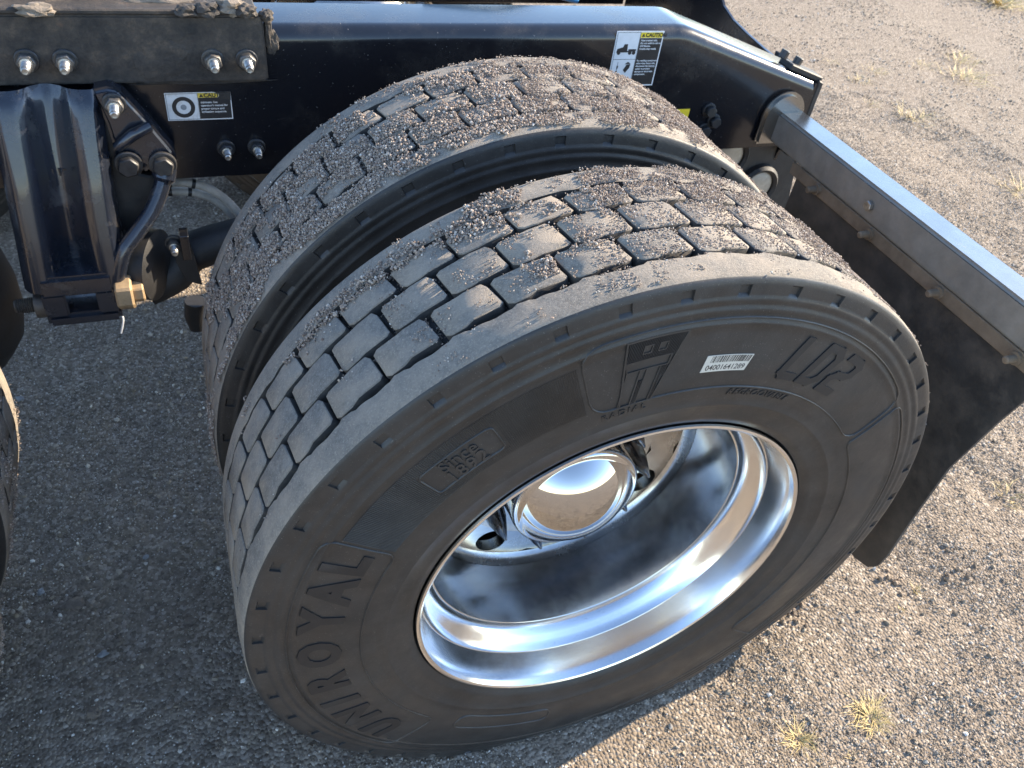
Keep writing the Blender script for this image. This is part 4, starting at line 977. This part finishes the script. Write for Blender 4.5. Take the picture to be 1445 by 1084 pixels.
cl = part('clip', prism([(p.x, p.z) for p in cpts], 'y', 0.690, 0.696, 0.001, 1), bmth, 'matte_black', B0)
part('clip_tab', box(U(258, 340, y=0.69).x-0.004, U(258, 340, y=0.69).x+0.010, 0.664, 0.692, U(258, 356, y=0.69).z, U(258, 322, y=0.69).z, 0.001), bmth, 'black_paint', B0)
put_bolt(BOLT_S, U(245, 342, y=0.690), bmth, B0)
# the axle between the dual wheels and a drum backing, seen only in the gaps
for axx, lb in ((0.0, 'dark round axle housing with brake drum behind the lettered dual wheels'), (TANDEM, 'dark axle housing with brake drum of the next axle')):
    A0 = Vector((axx, 0.60, 0.488)); ax = thing('drive_axle', A0, lb, 'axle')
    part('housing', lathe([(0.06, 0.0), (0.06, 0.085), (0.42, 0.085), (0.50, 0.14), (0.60, 0.20), (0.72, 0.14), (0.80, 0.085), (1.2, 0.085)], 32), ax, 'matte_black')
    part('brake_drum', lathe([(-0.02, 0.10), (-0.02, 0.205), (0.11, 0.210), (0.13, 0.200), (0.13, 0.08)], 48), ax, 'matte_black')
tag(link('brake_canister', tube([U(276, 425, y=0.80), U(276, 445, y=0.80), U(279, 462, y=0.80)], [0.020, 0.021, 0.016], 16), None, 'matte_black'), 'small dark round can under the beam beside the inner wheel', 'canister')
SP = U(36, 440, y=0.74); S0 = Vector((SP.x-0.115, 0.74, 0.42))
asp = thing('air_spring', S0, 'dark rubber air spring bellows beside the cast hanger', 'air spring')
part('bellows', lathe([(0.0, 0.0), (0.0, 0.070), (0.02, 0.085), (0.05, 0.104), (0.10, 0.115), (0.15, 0.116), (0.20, 0.108), (0.235, 0.090), (0.25, 0.075), (0.27, 0.0)], 40, axis='z'), asp, 'matte_black')
part('top_plate', lathe([(0.262, 0.0), (0.262, 0.088), (0.268, 0.09), (0.272, 0.088), (0.272, 0.0)], 32, axis='z'), asp, 'black_paint')
# pale brake hoses under the rail
for k, (pp, lb) in enumerate(((((215, 262), (250, 257), (290, 264), (322, 285), (345, 312)), 'upper pale grey brake hose curving out under the rail'), (((215, 272), (250, 270), (280, 273), (312, 288), (338, 318)), 'lower pale grey brake hose curving out under the rail'))):
    pts = spline([U(a, b, y=0.80+0.012*k) for a, b in pp], 6)
    h = thing('brake_hose', pts[0], lb, 'hose')
    part('hose', tube(pts, 0.0075, 12), h, 'hose_rubber', pts[0])
    for i in (4, 9): part('hose_band', tube([pts[i], pts[i]+(pts[i+1]-pts[i]).normalized()*0.006], 0.0085, 12), h, 'black_vinyl', pts[0])

# ------------------------------------------------------------------ loose stones and dry grass
def stone(px, py, s, mat, label, seed, flat=0.5):
    p = U(px, py, z=GZ); z = float(ground_h(p.x, p.y)); o = link('stone', lump((0, 0, 0), (s, s*0.8, s*flat), seed), None, mat, (p.x, p.y, z+s*flat*0.45)); sharp(o.data, 30)
    o.rotation_euler = (0, 0, seed); return tag(o, label, 'stone', 'single stones on the shaded gravel')
stone(132, 1008, 0.0125, 'brown_stone', 'smooth brown stone lying alone on the shaded gravel', 2)
stone(104, 852, 0.019, 'brown_stone', 'flat dull brown stone, widest one on the shaded gravel', 3, 0.3)
stone(166, 905, 0.0085, 'brown_stone', 'small round brown stone between the flat stone and the tyre', 4)
stone(278, 830, 0.009, 'brown_stone', 'reddish brown stone close to the tyre shoulder', 5)
stone(268, 874, 0.010, 'brown_stone', 'dull oblong stone on the gravel by the tread', 6, 0.4)
stone(145, 922, 0.0085, 'grey_stone', 'pale bluish chip beside the small round brown stone', 7)
stone(58, 836, 0.0075, 'grey_stone', 'pale bluish chip just beside the flat brown stone', 8)
stone(28, 562, 0.0085, 'grey_stone', 'pale blue chip close to the wheel of the next axle', 9)
stone(205, 785, 0.006, 'grey_stone', 'tiny pale chip on open shaded gravel between the wheels', 10)
def clods():
    # dug-up dirt beside the tyre
    P = []; S = []
    for (px, py, n, sp) in ((1090, 862, 45, 0.03), (1120, 850, 25, 0.02), (1262, 820, 12, 0.020), (1345, 815, 6, 0.02)):
        c = U(px, py, z=GZ); x = RNG.normal(c.x, sp, n); y = RNG.normal(c.y, sp*0.8, n); s = RNG.uniform(0.002, 0.006, n)
        P.append(np.stack([x, y, ground_h(x, y)+s*0.6], -1)); S.append(s)
    tag(grit('dirt_crumbs', np.concatenate(P), np.concatenate(S), grit_tree('dirt_crumbs', 'soil', 2), None, 'soil'), 'crumbled brown dirt clods beside the tyre and flap', 'dirt', kind='stuff')
clods()
def tuft(px, py, n, rr, hh, label, seed):
    p = U(px, py, z=GZ); r = random.Random(seed); V = []; F = []
    for _ in range(n):
        a = r.uniform(0, 2*PI); b = rr*r.random()**1.1*0.75; x, y = b*math.cos(a), b*math.sin(a); a2 = a+r.uniform(-1.8, 1.8); ln = hh*r.uniform(0.5, 1.2); out = rr*r.uniform(0.3, 1.0); w = r.uniform(0.0005, 0.0011)*max(1.0, rr*14)
        px_, py_ = -math.sin(a2), math.cos(a2); b0 = len(V)
        for k in range(4):
            t = k/3; q = (x+math.cos(a2)*out*t, y+math.sin(a2)*out*t, ln*(1.35*t-0.75*t*t*r.uniform(0.7, 1.3))-0.002*(1-t)); ww = w*(1-0.85*t)
            V += [(q[0]-px_*ww, q[1]-py_*ww, q[2]), (q[0]+px_*ww, q[1]+py_*ww, q[2]+ww*0.5)]
        for k in range(3): F.append((b0+2*k, b0+2*k+1, b0+2*k+3, b0+2*k+2))
    o = thing('grass_tuft', (p.x, p.y, float(ground_h(p.x, p.y))), label, 'grass tuft', 'dry grass tufts on the gravel')
    link('blades', np_mesh('grass', V, F), o, 'dry_grass')
tuft(1228, 1010, 150, 0.042, 0.013, 'straw yellow tuft, fuller of the pair on the sunlit gravel below the flap', 1)
tuft(1128, 1042, 90, 0.036, 0.012, 'thinner straw tuft beside the fuller one on the sunlit gravel', 2)
tuft(1290, 831, 24, 0.018, 0.018, 'tiny green-yellow sprout beside the dirt clods near the flap', 3)
tuft(1273, 863, 14, 0.012, 0.010, 'few dry blades on gravel below the tiny sprout', 4)
tuft(1422, 700, 40, 0.050, 0.03, 'dry straw tuft on the sunlit gravel beyond the flap edge', 5)
tuft(1205, 1066, 12, 0.012, 0.01, 'few orange dry blades below the fuller straw tuft', 14)
FARL = ['long pale dry grass patch on open gravel, in front of another patch', 'pale dry grass patch right behind the long one', 'dry grass patch alone on open gravel between rail end and long patch', 'small straw tuft close to a twin, past the rail end',
        'second small straw tuft of the close pair past the rail end', 'widest dry grass patch, farthest out on the open gravel', 'faint straw tuft just past the tube collar', 'dry grass patch on open gravel level with the square tube',
        'sparse dry patch between the straw pair and the long patch', 'faintest straw wisp next to the rail end bolts']
for k, (px, py, n, rr) in enumerate(((1362, 110, 80, 0.16), (1352, 84, 60, 0.14), (1290, 170, 60, 0.12), (1212, 112, 40, 0.08), (1232, 100, 40, 0.08), (1410, 4, 130, 0.34), (1228, 146, 30, 0.07), (1438, 270, 60, 0.12), (1300, 92, 40, 0.10), (1170, 88, 30, 0.06))):
    tuft(px, py, n, rr, rr*0.35, FARL[k], 20+k)
